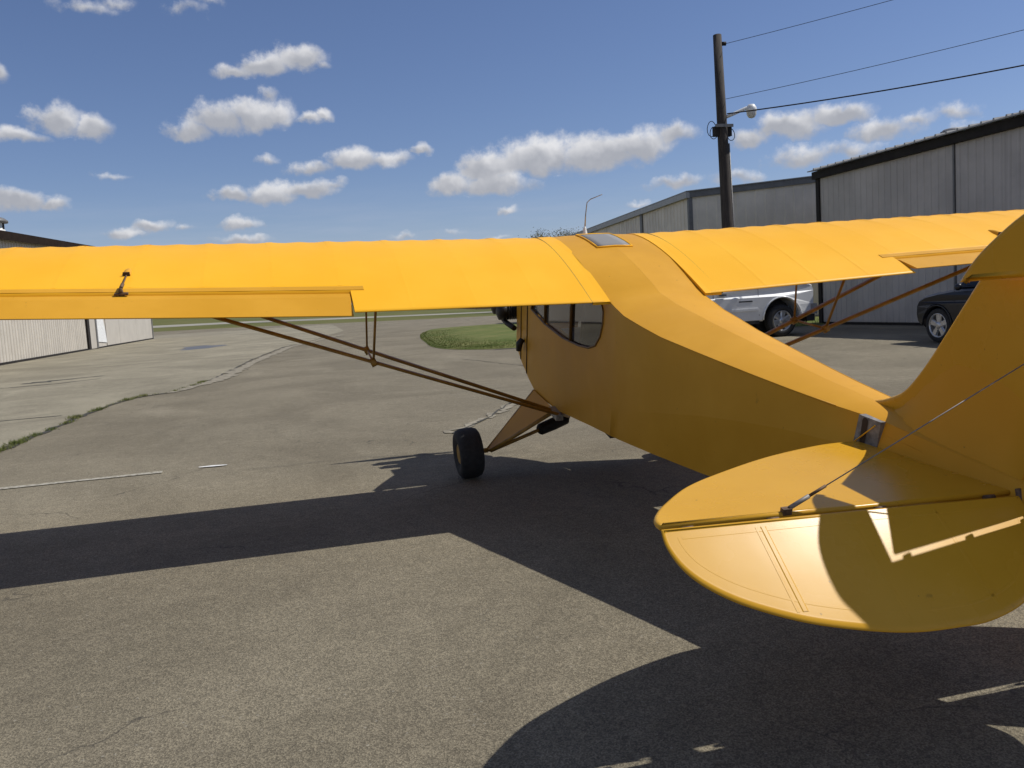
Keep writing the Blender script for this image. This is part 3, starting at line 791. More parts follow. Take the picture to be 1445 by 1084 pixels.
def arch(cx_, r, n=10, z=None, cz=0.4):
    """wheel arch points from front to rear (high x to low x) along a profile bottom"""
    return [(cx_ + r*math.cos(a), cz + r*math.sin(a)) for a in [PI*k/n for k in range(n+1)]]
def wheel(parent, loc, r, w, rimr, side, spokes=5, group=None):
    wl_ = empty('wheel', loc, 0, parent)
    pr = [(rimr, -w*0.46), (rimr*1.04, -w*0.5), (r*0.93, -w*0.48), (r*0.985, -w*0.36), (r, -w*0.15), (r, w*0.15), (r*0.985, w*0.36), (r*0.93, w*0.48), (rimr*1.04, w*0.5), (rimr, w*0.46)]
    MB().lathe(pr, (0, 0, 0), (0, 1, 0), 32, True, True).build('tyre', M['rubber'], wl_)
    s = side
    b = MB().lathe([(rimr*1.02, -w*0.46*s), (rimr*1.02, w*0.46*s), (rimr*0.94, w*0.48*s), (rimr*0.90, w*0.38*s), (rimr*0.88, 0.0)], (0, 0, 0), (0, 1, 0), 32)
    for k in range(spokes):
        a = 2*PI*k/spokes + 0.3
        for (r0, r1, h0, h1) in ((0.03, rimr*0.92, 0.055, 0.085),):
            ca, sa = math.cos(a), math.sin(a); y0, y1 = w*0.26*s, w*0.40*s
            q = [(r0, -h0), (r1, -h1), (r1, h1), (r0, h0)]
            v = [(ca*u - sa*vv, y0, sa*u + ca*vv) for u, vv in q] + [(ca*u - sa*vv*0.6, y1, sa*u + ca*vv*0.6) for u, vv in q]
            b.add(v, [(0,1,2,3), (7,6,5,4), (0,4,5,1), (1,5,6,2), (2,6,7,3), (3,7,4,0)])
    b.lathe([(0.0, w*0.46*s), (0.06, w*0.45*s), (0.085, w*0.38*s), (0.085, 0)], (0, 0, 0), (0, 1, 0), 16)
    b.build('rim', M['alloy'], wl_)
    MB().lathe([(0.0, w*0.12*s), (rimr*0.88, w*0.12*s)], (0, 0, 0), (0, 1, 0), 24).build('brake_disc', M['trimgrey'], wl_)
    return wl_
def plate(name, quad, mat, parent):
    """thin closed panel from a loop of 3D points, 12 mm thick"""
    P_ = [Vector(q) for q in quad]; nrm = (P_[1]-P_[0]).cross(P_[2]-P_[0]).normalized() * 0.006
    n = len(P_); v = [p - nrm for p in P_] + [p + nrm for p in P_]
    f = [tuple(reversed(range(n))), tuple(range(n, 2*n))] + [(i, (i+1) % n, n+(i+1) % n, n+i) for i in range(n)]
    return MB().add(v, f).build(name, mat, parent)

# white pickup, nose towards the hangar (local +x is its front)
S = 1.25
pk = empty('pickup_truck', (12.6 - 1.95*S, 17.2 + 0.92*S, 0)); pk.scale = (S, S, S)
FA, RA = 1.95, -1.75
prof = [(2.86, 0.52), (2.93, 0.78), (2.94, 1.12), (2.90, 1.25), (2.78, 1.305), (1.95, 1.335), (1.45, 1.36), (-1.12, 1.36), (-1.14, 1.40), (-2.92, 1.38), (-2.95, 0.62), (-2.75, 0.55)]
prof += arch(RA, 0.50, 10, cz=0.42)[::-1][0:11] if False else []
bot = [(RA - 0.53, 0.50)] + [(RA + 0.53*math.cos(a), 0.45 + 0.53*math.sin(a)) for a in [PI - PI*k/10 for k in range(11)]] + [(RA + 0.53, 0.42)] + [(FA - 0.53, 0.42)] + [(FA + 0.53*math.cos(a), 0.45 + 0.53*math.sin(a)) for a in [PI - PI*k/10 for k in range(11)]] + [(FA + 0.53, 0.48)]
def pw(x, z): return 0.99 - 0.10*max(0, (z-1.05)/0.35)**2 - 0.05*max(0, (0.7-z)) - (0.10*max(0, x-2.3)**2/0.36)
slab(prof + bot, pw, 0.035).build('body', M['whitecar'], pk)
cabp = [(1.42, 1.34), (0.62, 1.86), (0.45, 1.90), (-0.85, 1.90), (-1.0, 1.84), (-1.12, 1.34)]
def cw(x, z): return 0.86 - 0.20*max(0, z-1.34)/0.56
slab(cabp, cw, 0.04).build('cab', M['whitecar'], pk)
for s in (-1, 1):
    for x0, x1, x2, x3 in ((1.14, 0.60, 0.12, 0.12), (0.02, 0.02, -0.80, -0.98)):
        zz = (1.42, 1.82)
        q = [(x0, s*(cw(x0, zz[0])+0.004), zz[0]), (x1, s*(cw(x1, zz[1])+0.004), zz[1]), (x2, s*(cw(x2, zz[1])+0.004), zz[1]), (x3, s*(cw(x3, zz[0])+0.004), zz[0])]
        plate('side_window', q, M['carglass'], pk)
    for x_ in (1.30, 0.07, -1.10):
        MB().box(x_-0.006, x_+0.006, 0.0, 0.003, 0.56, 1.26).xf(lambda x, y, z: (x, s*(pw(x, z) + 0.0005 + y), z)).build('door_gap', M['trimgrey'], pk)
    for x_ in (0.30, -0.85):
        MB().box(x_-0.10, x_+0.10, -0.02, 0.03, -0.02, 0.02).xf(lambda x, y, z: (x, s*(pw(x, 1.12)+0.005) + s*y, z+1.12)).build('door_handle', M['chrome'], pk)
    MB().box(0.75, 1.12, -0.004, 0.006, -0.015, 0.015).xf(lambda x, y, z: (x, s*(pw(x, 0.93)) + s*y, z+0.93)).build('door_badge', M['blackplastic'], pk)
    MB().box(-1.10, 1.28, -0.02, 0.018, -0.03, 0.03).xf(lambda x, y, z: (x, s*(pw(x, 0.72)) + s*y, z+0.72)).build('door_moulding', M['whitecar'], pk)
    MB().lathe([(0.0, -0.09), (0.09, -0.08), (0.12, 0), (0.10, 0.06), (0.0, 0.07)], (0.98, s*1.10, 1.42), (1, 0, 0), 10).build('mirror', M['whitecar'], pk)
    MB().box(2.70, 2.865, s*0.66 - 0.17, s*0.66 + 0.17, 0.90, 1.16).build('headlight', M['lamp_clear'], pk)
    MB().box(2.72, 2.81, s*0.84 - 0.02, s*0.84 + 0.02, 0.98, 1.10).build('turn_signal', M['lamp_amber'], pk)
    MB().box(-2.97, -2.90, s*0.86 - 0.08, s*0.86 + 0.08, 0.9, 1.3).build('tail_light', M['lamp_red'], pk)
    for ax in (FA, RA):
        pts_ = [(ax + 0.545*math.cos(a), s*(pw(ax, 0.8)+0.004), 0.45 + 0.545*math.sin(a)) for a in [PI*k/14 for k in range(15)]]
        MB().tube(pts_, 0.022, 6).build('wheel_arch_trim', M['whitecar'], pk)
        wheel(pk, (ax, s*0.86, 0.40), 0.40, 0.26, 0.255, s, 6)
        MB().lathe([(0.0, 0), (0.52, 0)], (ax, s*0.55, 0.45), (0, 1, 0), 20).build('wheel_well', M['blackplastic'], pk)
plate('windscreen', [(1.36, -0.76, 1.40), (1.36, 0.76, 1.40), (0.70, 0.64, 1.83), (0.70, -0.64, 1.83)], M['carglass'], pk)
MB().box(2.80, 2.985, -0.92, 0.92, 0.52, 0.78).build('front_bumper', M['chrome'], pk)
MB().box(2.72, 2.95, -0.86, 0.86, 0.34, 0.515).build('bumper_valance', M['blackplastic'], pk)
MB().box(2.80, 2.93, -0.5, 0.5, 0.84, 1.16).build('grille', M['blackplastic'], pk)
for s in (-0.5, 0.5):
    MB().tube([(2.9, s, 0.44), (3.05, s, 0.44), (3.05, s+0.08, 0.44), (2.9, s+0.08, 0.44)], 0.018, 6).build('tow_hook', M['blackplastic'], pk)
MB().box(-3.06, -2.94, -0.9, 0.9, 0.5, 0.7).build('rear_bumper', M['chrome'], pk)
MB().box(-2.7, 2.6, -0.6, 0.6, 0.34, 0.5).build('chassis', M['blackplastic'], pk)
MB().box(-1.0, 1.3, -0.98, -0.85, 0.36, 0.44).build('running_board', M['blackplastic'], pk)
MB().box(-1.0, 1.3, 0.85, 0.98, 0.36, 0.44).build('running_board', M['blackplastic'], pk)
tag(pk, 'white pickup truck parked nose towards the hangar wall', 'pickup')

# dark SUV parked along the hangar, nose away from the camera
su = empty('parked_car', (12.76 + 0.88, 10.50 - 1.38*1.12, 0), PI/2); su.scale = (1.12, 1.12, 1.12)
FA, RA = 1.38, -1.38
prof = [(2.06, 0.42), (2.11, 0.60), (2.09, 0.80), (2.0, 0.92), (1.76, 1.01), (1.40, 1.07), (1.0, 1.12), (-2.1, 1.18), (-2.25, 0.95), (-2.26, 0.5), (-2.1, 0.38)]
bot = [(RA - 0.42, 0.36)] + [(RA + 0.415*math.cos(a), 0.37 + 0.415*math.sin(a)) for a in [PI - PI*k/10 for k in range(11)]] + [(RA + 0.43, 0.28), (FA - 0.43, 0.28)] + [(FA + 0.415*math.cos(a), 0.37 + 0.415*math.sin(a)) for a in [PI - PI*k/10 for k in range(11)]] + [(FA + 0.44, 0.32)]
def sw_(x, z): return 0.93 - 0.10*max(0, (z-0.8)/0.4)**2 - 0.16*max(0, x-1.4)**2 - 0.06*max(0, 0.6-z)
slab(prof + bot, sw_, 0.05).build('body', M['darkcar'], su)
cabp = [(1.05, 1.12), (0.35, 1.62), (0.1, 1.69), (-1.3, 1.66), (-1.75, 1.58), (-2.15, 1.14)]
def cs(x, z): return 0.82 - 0.22*max(0, z-1.12)/0.56
slab(cabp, cs, 0.05).build('cabin', M['darkcar'], su)
for s in (-1, 1):
    for x0, x1, x2, x3 in ((0.82, 0.26, -0.12, -0.12), (-0.20, -0.20, -1.02, -1.10), (-1.18, -1.1, -1.62, -1.92)):
        zz = (1.19, 1.60 if x0 > -1 else 1.55)
        plate('side_window', [(x0, s*(cs(x0, zz[0])+0.004), zz[0]), (x1, s*(cs(x1, zz[1])+0.004), zz[1]), (x2, s*(cs(x2, zz[1])+0.004), zz[1]), (x3, s*(cs(x3, zz[0])+0.004), zz[0])], M['carglass'], su)
    MB().lathe([(0.0, -0.07), (0.05, -0.065), (0.075, 0), (0.06, 0.05), (0.0, 0.06)], (0.72, s*0.96, 1.17), (1, 0, 0), 10).build('mirror', M['darkcar'], su)
    MB().box(1.72, 2.03, s*0.68 - 0.11, s*0.68 + 0.11, 0.70, 0.82).build('headlight', M['lamp_clear'], su)
    MB().box(-2.27, -2.16, s*0.74 - 0.12, s*0.74 + 0.12, 0.8, 1.05).build('tail_light', M['lamp_red'], su)
    for x_ in (0.25, -0.75):
        MB().box(x_-0.09, x_+0.09, -0.01, 0.025, -0.015, 0.015).xf(lambda x, y, z: (x, s*(sw_(x, 0.98)+0.004) + s*y, z+0.98)).build('door_handle', M['darkcar'], su)
    for x_ in (0.92, -0.16):
        MB().box(x_-0.006, x_+0.006, 0.0, 0.003, 0.45, 1.10).xf(lambda x, y, z: (x, s*(sw_(x, z) + 0.001 + y), z)).build('door_gap', M['blackplastic'], su)
    for ax in (FA, RA):
        wheel(su, (ax, s*0.80, 0.37), 0.37, 0.23, 0.26, s, 5)
        MB().lathe([(0.0, 0), (0.40, 0)], (ax, s*0.52, 0.37), (0, 1, 0), 20).build('wheel_well', M['blackplastic'], su)
        MB().tube([(ax + 0.43*math.cos(a), s*(sw_(ax, 0.7)+0.002), 0.37 + 0.43*math.sin(a)) for a in [PI*k/14 for k in range(15)]], 0.016, 6).build('wheel_arch_trim', M['blackplastic'], su)
plate('windscreen', [(1.0, -0.72, 1.17), (1.0, 0.72, 1.17), (0.42, 0.60, 1.60), (0.42, -0.60, 1.60)], M['carglass'], su)
plate('rear_window', [(-2.12, -0.66, 1.22), (-2.12, 0.66, 1.22), (-1.82, 0.56, 1.54), (-1.82, -0.56, 1.54)], M['carglass'], su)
MB().box(1.9, 2.125, -0.6, 0.6, 0.45, 0.66).build('front_grille', M['blackplastic'], su)
MB().box(-2.0, 2.0, -0.6, 0.6, 0.22, 0.34).build('underbody', M['blackplastic'], su)
tag(su, 'dark blue car parked along the right hangar wall', 'car')

# ------------------------------------------------------------------ far trees behind the hangars
t = NT('far_leaves'); t.set(color=t.mix(t.ramp(t.noise(0.8, 3), 0.3, 0.7), (0.05, 0.05, 0.025), (0.11, 0.10, 0.05)), rough=0.9); M['leaf'] = t.m
M['bark'] = simple('bark', (0.09, 0.07, 0.05), 0.9)
def tree(loc, h, seed, label):
    rnd = random.Random(seed); tr = empty('tree', loc)
    b = MB(); b.tube([(0, 0, -0.3), (0.1, 0, h*0.3), (0.0, 0.1, h*0.6), (0.1, 0, h*0.9)], [0.35, 0.26, 0.16, 0.03], 8)
    tips = []
    for k in range(26):
        z0 = rnd.uniform(0.3, 0.85)*h; a = rnd.uniform(0, 2*PI); L = rnd.uniform(0.18, 0.36)*h*(1.15 - z0/h)
        e = Vector((math.cos(a)*L, math.sin(a)*L, z0 + L*rnd.uniform(0.4, 1.1)))
        mid = Vector((math.cos(a)*L*0.5, math.sin(a)*L*0.5, z0 + L*0.3))
        b.tube([(0, 0, z0), mid, e], [0.09, 0.06, 0.015], 5, False); tips += [mid, e]
        for j in range(3):
            e2 = e + Vector((rnd.gauss(0, 0.6), rnd.gauss(0, 0.6), rnd.uniform(0.1, 0.9))); b.tube([e, e2], [0.02, 0.008], 4, False); tips.append(e2)
    b.build('trunk', M['bark'], tr)
    v = []; f = []
    for tp in tips:
        for k in range(46):
            c = tp + Vector((rnd.gauss(0, 0.55), rnd.gauss(0, 0.55), rnd.gauss(0, 0.45))); s = rnd.uniform(0.06, 0.16)
            d1 = Vector((rnd.gauss(0, 1), rnd.gauss(0, 1), rnd.gauss(0, 1))).normalized()*s; d2 = d1.orthogonal().normalized()*s*0.6
            o = len(v); v += [c-d1, c+d2, c+d1, c-d2]; f.append((o, o+1, o+2, o+3))
    MB().add(v, f).build('crown', M['leaf'], tr, fix=False)
    tag(tr, label, 'tree', 'trees far behind the hangars')
tree((39.5, 128.5, tz(128.5)), 12.4, 3, 'left of two sparse far trees peeping above the wing')
tree((43.2, 127.5, tz(127.5)), 12.0, 8, 'right of two sparse far trees beside the hangar roof end')

# the surroundings above are scaled together about the camera's ground position
CAM_SCALE = 0.9456; CAM_OFFSET = Vector((-0.1335, -0.3793, 0.0))
for o in list(COL.objects):
    if o.parent is None and o.type in ('MESH', 'EMPTY'):
        o.location = Vector(o.location) * CAM_SCALE + CAM_OFFSET
        o.scale = Vector(o.scale) * CAM_SCALE

# ------------------------------------------------------------------ the aeroplane
# body frame: x to starboard, y forward from the wing leading edge, z up from the flat wing underside
TH = 0.2651; HT = 1.4482; CT, ST = math.cos(TH), math.sin(TH); DI = 0.0206
def B(x, y, z): return (x, y*CT - z*ST, HT + 1.6*ST + y*ST + z*CT)
def bb(mb): return mb.xf(B)
plane = empty('aeroplane', (0, 0, 0))
M['olive'] = simple('olive_seam', (0.20, 0.12, 0.015), 0.6)
tag(plane, 'yellow high-wing light aeroplane parked on the apron', 'aeroplane')

AF = [(0, 2.6), (1.25, 5.1), (2.5, 6.4), (5, 8.0), (7.5, 9.1), (10, 9.9), (15, 11.0), (20, 11.6), (30, 11.9), (40, 11.55), (50, 10.65), (60, 9.25), (70, 7.4), (80, 5.3), (90, 2.9), (100, 0.35)]
AL = [(0, 2.6), (1.25, 1.3), (2.5, 0.8), (5, 0.35), (10, 0.0), (100, 0.0)]
CH = 1.6
def au(fr): return interp(fr*100, [a for a, _ in AF], [c for _, c in AF]) * CH / 100
def al(fr): return interp(fr*100, [a for a, _ in AL], [c for _, c in AL]) * CH / 100
RIB = 0.21
def sag(x, fr):
    u = (x % RIB) / RIB; u2 = (x % (2*RIB)) / (2*RIB)
    a = 0.5*math.sin(PI*u) + 0.5*math.sin(PI*u)**2; c = math.sin(PI*u2)**2
    k = max(0.0, min(1.0, fr/0.03)); nose = max(0.0, 1 - fr/0.45)
    return k * (0.013*a*nose**1.5 + 0.003*c*(1-nose)*min(1, (1-fr)*4))
FR = [0, 0.006, 0.0125, 0.025, 0.045, 0.07, 0.1, 0.14, 0.19, 0.25, 0.31, 0.38, 0.46, 0.54, 0.62, 0.7, 0.78, 0.86, 0.93, 0.98, 0.995, 1.0]
XA0, XA1, FA_ = 2.035, 4.62, 0.832
def twist(s, x):
    # washout, bent per side to the image: the trailing edge rises towards the tip
    return interp(x, [0.36, 2.03, 3.0, 4.1, 5.36], [-0.018, -0.018, 0.012, 0.05, 0.09]) if s < 0 else interp(x, [0.36, 2.03, 5.36], [0.0, 0.028, 0.06])
def tw(s, x, fr): return twist(s, x) * max(0.0, fr - 0.3) / 0.7
def wing_panel(s, x0, x1, fend, tip=False, step=0.0525):
    b = MB(); n = max(2, int(round((x1-x0)/step))); rings = []
    frs = [f for f in FR if f < fend - 0.01] + [fend]
    for i in range(n+1):
        x = x0 + (x1-x0)*i/n
        if tip:
            t_ = (x-x0)/(x1-x0); sc = math.sqrt(max(0.0, 1-t_**2.2)); sc = max(sc, 0.02)
        else: sc = 1.0
        dz = x*DI; c0 = 0.52
        def pt(fr, z): 
            f2 = c0 + (fr-c0)*sc
            return (s*x, -f2*CH, z*(0.25+0.75*sc if tip else 1) + dz + tw(s, x, f2))
        ring = [pt(fr, au(fr) - sag(x, fr)) for fr in frs]
        ring += [pt(fr, al(fr) + 0.3*sag(x, fr)*min(1, fr*3)) for fr in reversed(frs[1:])]
        rings.append(ring)
    b.loft(rings, True, True)
    return b
for s in (-1, 1):
    b = MB()
    for mb in (wing_panel(s, 0.362, XA0 - 0.004, 1.0), wing_panel(s, XA0 - 0.004, XA1 + 0.004, FA_), wing_panel(s, XA1 + 0.004, 4.75, 1.0), wing_panel(s, 4.75, 5.36, 1.0, True)):
        b.add(mb.v, mb.f); b.sm[-len(mb.f):] = mb.sm
    w = bb(b).build('wing', M['wing'], plane, fix=False)
    w['label'] = 'yellow fabric wing panel on the %s side' % ('near left' if s < 0 else 'far right')
    # root fairing strip
    b = MB(); rings = []
    for fr in FR:
        rings.append([(s*0.347, -fr*CH, au(fr) + 0.009 + tw(s, .4, fr)), (s*0.470, -fr*CH, au(fr) + 0.006 + tw(s, .4, fr)), (s*0.470, -fr*CH, au(fr) - 0.01 + tw(s, .4, fr)), (s*0.347, -fr*CH, au(fr) - 0.01 + tw(s, .4, fr))])
    b.loft(rings, False); bb(b).build('root_fairing', M['wing'], w)
    bb(MB().tube([(s*0.4735, -fr*CH, au(fr) + 0.004 + tw(s, .4, fr)) for fr in FR[2:]], 0.0065, 6)).build('root_seam', M['olive'], w)
    # rib tapes over the top
    k = 1
    while 0.62 + k*0.42 < 4.7:
        x = round((0.42*k + 0.42)/0.42)*0.42; fe = 0.79 if XA0 - 0.05 < x < XA1 + 0.05 else 0.985
        rings = []
        for fr in [f for f in FR if 0.01 < f < fe] + [fe]:
            z = au(fr) + x*DI - sag(x, fr) + 0.0001 + tw(s, x, fr)
            rings.append([(s*(x-0.025), -fr*CH, z - 0.0006), (s*(x-0.012), -fr*CH, z + 0.0001), (s*(x+0.012), -fr*CH, z + 0.0001), (s*(x+0.025), -fr*CH, z - 0.0006), (s*x, -fr*CH, z - 0.004)])
        bb(MB().loft(rings, False)).build('rib_tape', M['wing'], w); k += 1
    # tan tape strip ahead of the aileron gap
    rings = []
    nst = 40
    for i in range(nst+1):
        x = XA0 - 0.09 + (XA1 + 0.02 - XA0 + 0.09)*i/nst
        rings.append([(s*x, -(FA_-f)*CH, au(FA_-f) + x*DI + o + tw(s, x, FA_-f)) for f, o in ((0.036, -0.001), (0.030, 0.0012), (0.002, 0.0018), (0.002, -0.004), (0.032, -0.004))])
    bb(MB().loft(rings, False)).build('spar_tape', M['faded'], w)
    # aileron
    dfl = 0.10 if s < 0 else -0.12          # down on the left, up on the right
    b = MB(); rings = []
    yh = -(FA_*CH + 0.018)
    for i in range(25):
        x = XA0 + 0.004 + (XA1 - XA0 - 0.008)*i/24
        ring = []
        for fr, up_ in [(FA_+0.013, 1), (0.88, 1), (0.94, 1), (0.99, 1), (1.0, 1), (1.0, 0), (0.94, 0), (FA_+0.0012, 0)]:
            y_ = -fr*CH; z_ = (au(fr) - 0.3*sag(x, fr)) if up_ else 0.0
            if up_ and fr < FA_+0.02: z_ -= 0.010
            if not up_ and fr < FA_+0.02: z_ = 0.006
            py, pz = yh, 0.035
            dy, dz = y_-py, z_-pz
            ca, sa = math.cos(dfl), math.sin(dfl)
            ring.append((s*x, py + dy*ca - dz*sa*0, pz + dz*ca + dy*sa + x*DI + tw(s, x, fr)))
        rings.append(ring)
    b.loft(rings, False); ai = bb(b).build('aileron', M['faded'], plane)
    ai['label'] = 'tan faded aileron, drooped slightly' if s < 0 else 'tan faded aileron, raised slightly'
    # control horn, cable and its exit fairing
    xh = 3.385 if s < 0 else 3.23
    def top(fr, dz=0): return (s*xh, -fr*CH, au(fr) + xh*DI + tw(s, xh, fr) + dz)
    bb(MB().tube([top(0.846, -0.01), top(0.850, 0.040)], [0.018, 0.010], 6, True, ((1,0,0), 0.35))).build('control_horn', M['rust'], ai)
    q = top(0.846)
    bb(MB().box(q[0]-0.038, q[0]+0.038, q[1]-0.013, q[1]+0.013, q[2]-0.004, q[2]+0.008)).build('horn_plate', M['rust'], ai)
    bb(MB().tube([top(0.848, 0.034), top(0.76, 0.016), top(0.685, 0.006)], 0.005, 6)).build('aileron_cable', M['rust'], w)
    bb(MB().tube([top(0.84, 0.033), top(0.79, 0.022)], 0.011, 8)).build('turnbuckle', M['rust'], w)
    rings = []
    for u in range(7):
        fr = 0.60 + 0.075*u/6; h = 0.026*math.sin(PI*min(1, (u+1)/6)*0.5)
        wd = 0.026*math.sin(PI*(0.15+0.5*u/6)); q = top(fr)
        rings.append([(q[0] + wd*math.cos(a), q[1], q[2] - 0.005 + h*math.sin(a)) for a in [PI*k/8 for k in range(9)]])
    bb(MB().loft(rings, True, False, False)).build('cable_fairing', M['faded'], w)
    q = top(0.678)
    bb(MB().box(q[0]-0.020, q[0]+0.020, q[1]-0.004, q[1]+0.004, q[2]-0.004, q[2]+0.024)).build('cable_opening', M['seam'], w)

# fuselage shape tables, by distance aft of the leading edge
def hw(y): return interp(-y, [-0.80, 1.72, 1.86, 2.1, 2.35, 2.7, 4.85], [0.325, 0.352, 0.3505, 0.3385, 0.317, 0.279, 0.030])
def zb(y): return interp(-y, [-0.80, -0.60, -0.35, -0.1, 0.6, 1.4, 2.1, 2.9, 4.0, 4.75], [-1.06, -1.15, -1.23, -1.285, -1.185, -0.995, -0.84, -0.675, -0.40, -0.13])
def zt_(y): return interp(-y, [1.6, 1.86, 2.34, 2.78, 3.39, 3.86, 4.06, 4.75], [-0.006, -0.035, -0.033, -0.006, 0.036, 0.080, 0.106, 0.13])
def zm(y): return interp(-y, [1.7, 2.07, 2.84, 3.42, 3.67, 4.05, 4.75], [-0.70, -0.61, -0.34, -0.17, -0.115, -0.03, 0.04])
WIN = [(0.30, -0.555), (-0.11, -0.575), (-0.62, -0.55), (-1.0, -0.495), (-1.22, -0.445), (-1.36, -0.385), (-1.45, -0.29), (-1.49, -0.19), (-1.49, -0.10), (-1.44, -0.045), (-0.03, -0.045), (0.02, -0.085)]
side_top = [(0.80, -0.50), (0.50, -0.43), (0.055, -0.012), (0.0, 0.0), (-1.6, -0.004), (-1.72, zt_(-1.72))]
side_bot = [(y, zb(y)) for y in (-1.72, -1.4, -1.0, -0.6, -0.2, 0.1, 0.35, 0.6, 0.80)]
sideo = side_top + side_bot
pts2, tris = poly_tess(sideo, [WIN])
fb = MB()
for s in (-1, 1):
    fb.add([(s*hw(y), y, z) for y, z in pts2], tris, False)
    # window reveal
    nW = len(WIN)
    fb.add([(s*hw(y), y, z) for y, z in WIN] + [(s*(hw(y)-0.02), y, z) for y, z in WIN], [(i, (i+1) % nW, nW+(i+1) % nW, nW+i) for i in range(nW)])
# belly
by_ = [0.80, 0.6, 0.35, 0.1, -0.2, -0.6, -1.0, -1.4, -1.72]
fb.loft([[(-hw(y), y, zb(y)), (0, y, zb(y)-0.02), (hw(y), y, zb(y))] for y in by_], True, False, False)
# cabin roof running back into the rear deck, a shallow ridge down the middle
ry = [-1.60, -1.64, -1.72, -1.86, -1.98, -2.1, -2.22, -2.35, -2.52, -2.7, -2.9, -3.2, -3.5, -3.8, -4.06, -4.4, -4.80]
def crown(y): return 0.012
def ridge(y): return zt_(y) + interp(-y, [1.6, 1.86, 2.3, 2.8, 3.6, 4.75], [0.046, 0.062, 0.072, 0.060, 0.030, 0.012])
def roof_sec(y):
    if y > -1.59:
        z = au(-y/CH); k = min(1, max(0, (-y-0.5)/1.1))
        return [(0.3625, z + 0.003 - 0.024*max(0, (-y-1.0)/0.6)), (hw(y)*0.55, z + 0.011 + 0.008*k), (0, z + 0.014 + 0.026*k)]
    return [(hw(y)+0.002, zt_(y)), (hw(y)*0.52, (zt_(y)+ridge(y))*0.5 + 0.010), (0, ridge(y))]
stn = [-fr*CH for fr in FR if fr < 0.96] + ry
for s in (-1, 1):
    fb.loft([[(s*(x if x else 0.0002), y, z) for x, z in roof_sec(y)] for y in stn], True, False, False)
rr = [y for y in ry if y <= -1.72]
for s in (-1, 1):
    lo_ = [[(s*hw(y), y, zb(y)), (s*(hw(y)+0.026*min(1, max(0, (-y-1.86)*1.0))), y, zm(y))] for y in rr]
    hi_ = [[(s*(hw(y)+0.026*min(1, max(0, (-y-1.86)*1.0))+0.0001), y, zm(y)), (s*(hw(y)+0.0001), y, zt_(y)-0.0002)] for y in rr]
    fb.loft(lo_, True, False, False); fb.loft(hi_, True, False, False)
fb.loft([[(-hw(y)+0.0004, y, zb(y)-0.0004), (0, y, zb(y)-0.015), (hw(y)-0.0004, y, zb(y)-0.0004)] for y in rr], True, False, False)
y = -4.80
fb.add([(-hw(y), y, zb(y)), (hw(y), y, zb(y)), (hw(y), y, zt_(y)), (0, y, ridge(y)), (-hw(y), y, zt_(y))], [(0, 1, 2, 3, 4)])
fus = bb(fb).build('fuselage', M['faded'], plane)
# edge tapes along the upper longerons and the deck stringer
for s in (-1, 1):
    bb(MB().tube([(s*(hw(y)+0.001), y, zt_(y)-0.001) for y in [q for q in ry[2:] if q > -3.9]], 0.004, 8)).build('longeron_tape', M['faded'], fus)
# windows
fr_m = simple('window_frame_paint', (0.16, 0.085, 0.02), 0.5)
for s in (-1, 1):
    splits = [(0.35, -0.10), (-0.13, -0.78), (-0.81, -1.60)]
    for y0, y1 in splits:
        lo = [(y, z) for y, z in WIN[:10]]
        top = -0.045
        ys_ = [y for y in [0.30, 0.2, 0.02, -0.10, -0.13, -0.4, -0.62, -0.78, -0.81, -1.0, -1.22, -1.36, -1.45, -1.489] if y1 <= y <= y0]
        wy_ = [-y for y, _ in WIN[:8]]; wz_ = [z for _, z in WIN[:8]]
        bot_ = [(y, interp(-y, wy_, wz_)) for y in ys_]
        top_ = []
        for y in reversed(ys_):
            z = -0.045 if y < -0.03 else interp(y, [-0.03, 0.02, 0.30], [-0.045, -0.085, -0.54])
            if y < -1.44: z = interp(-y, [1.44, 1.49], [-0.045, -0.10])
            top_.append((y, z))
        loop = bot_ + [q for q in top_ if q not in bot_]
        P2, T2 = poly_tess(loop)
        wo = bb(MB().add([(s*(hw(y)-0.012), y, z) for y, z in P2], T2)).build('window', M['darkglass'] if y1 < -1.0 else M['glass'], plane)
    bars = [[(-0.115, -0.58), (-0.115, -0.04)], [(-0.795, -0.53), (-0.795, -0.04)]]
    for bl in bars:
        bb(MB().tube([(s*(hw(y)-0.004), y, z) for y, z in bl], 0.014, 6)).build('window_post', fr_m, fus)
    bb(MB().tube([(s*(hw(y)+0.001), y, z) for y, z in WIN + [WIN[0]]], 0.009, 6, False)).build('window_frame', fr_m, fus)
# windscreen
b = MB(); rings = []
for u in range(6):
    k = u/5; y0 = 0.03 + 0.50*k; z0 = 0.02 - 0.45*k
    rings.append([(-hw(y0)+0.004, y0, z0), (-0.2, y0 + 0.10*k, z0 + 0.03*k), (0, y0 + 0.14*k, z0 + 0.045*k), (0.2, y0 + 0.10*k, z0 + 0.03*k), (hw(y0)-0.004, y0, z0)])
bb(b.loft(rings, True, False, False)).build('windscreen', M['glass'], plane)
for s in (-1, 0, 1):
    bb(MB().tube([(s*0.33, 0.04, 0.0), (s*0.335, 0.27, -0.21) if s else (0, 0.33, -0.18), (s*0.325, 0.52, -0.43) if s else (0, 0.66, -0.385)], 0.012, 6)).build('windscreen_post', fr_m, fus)
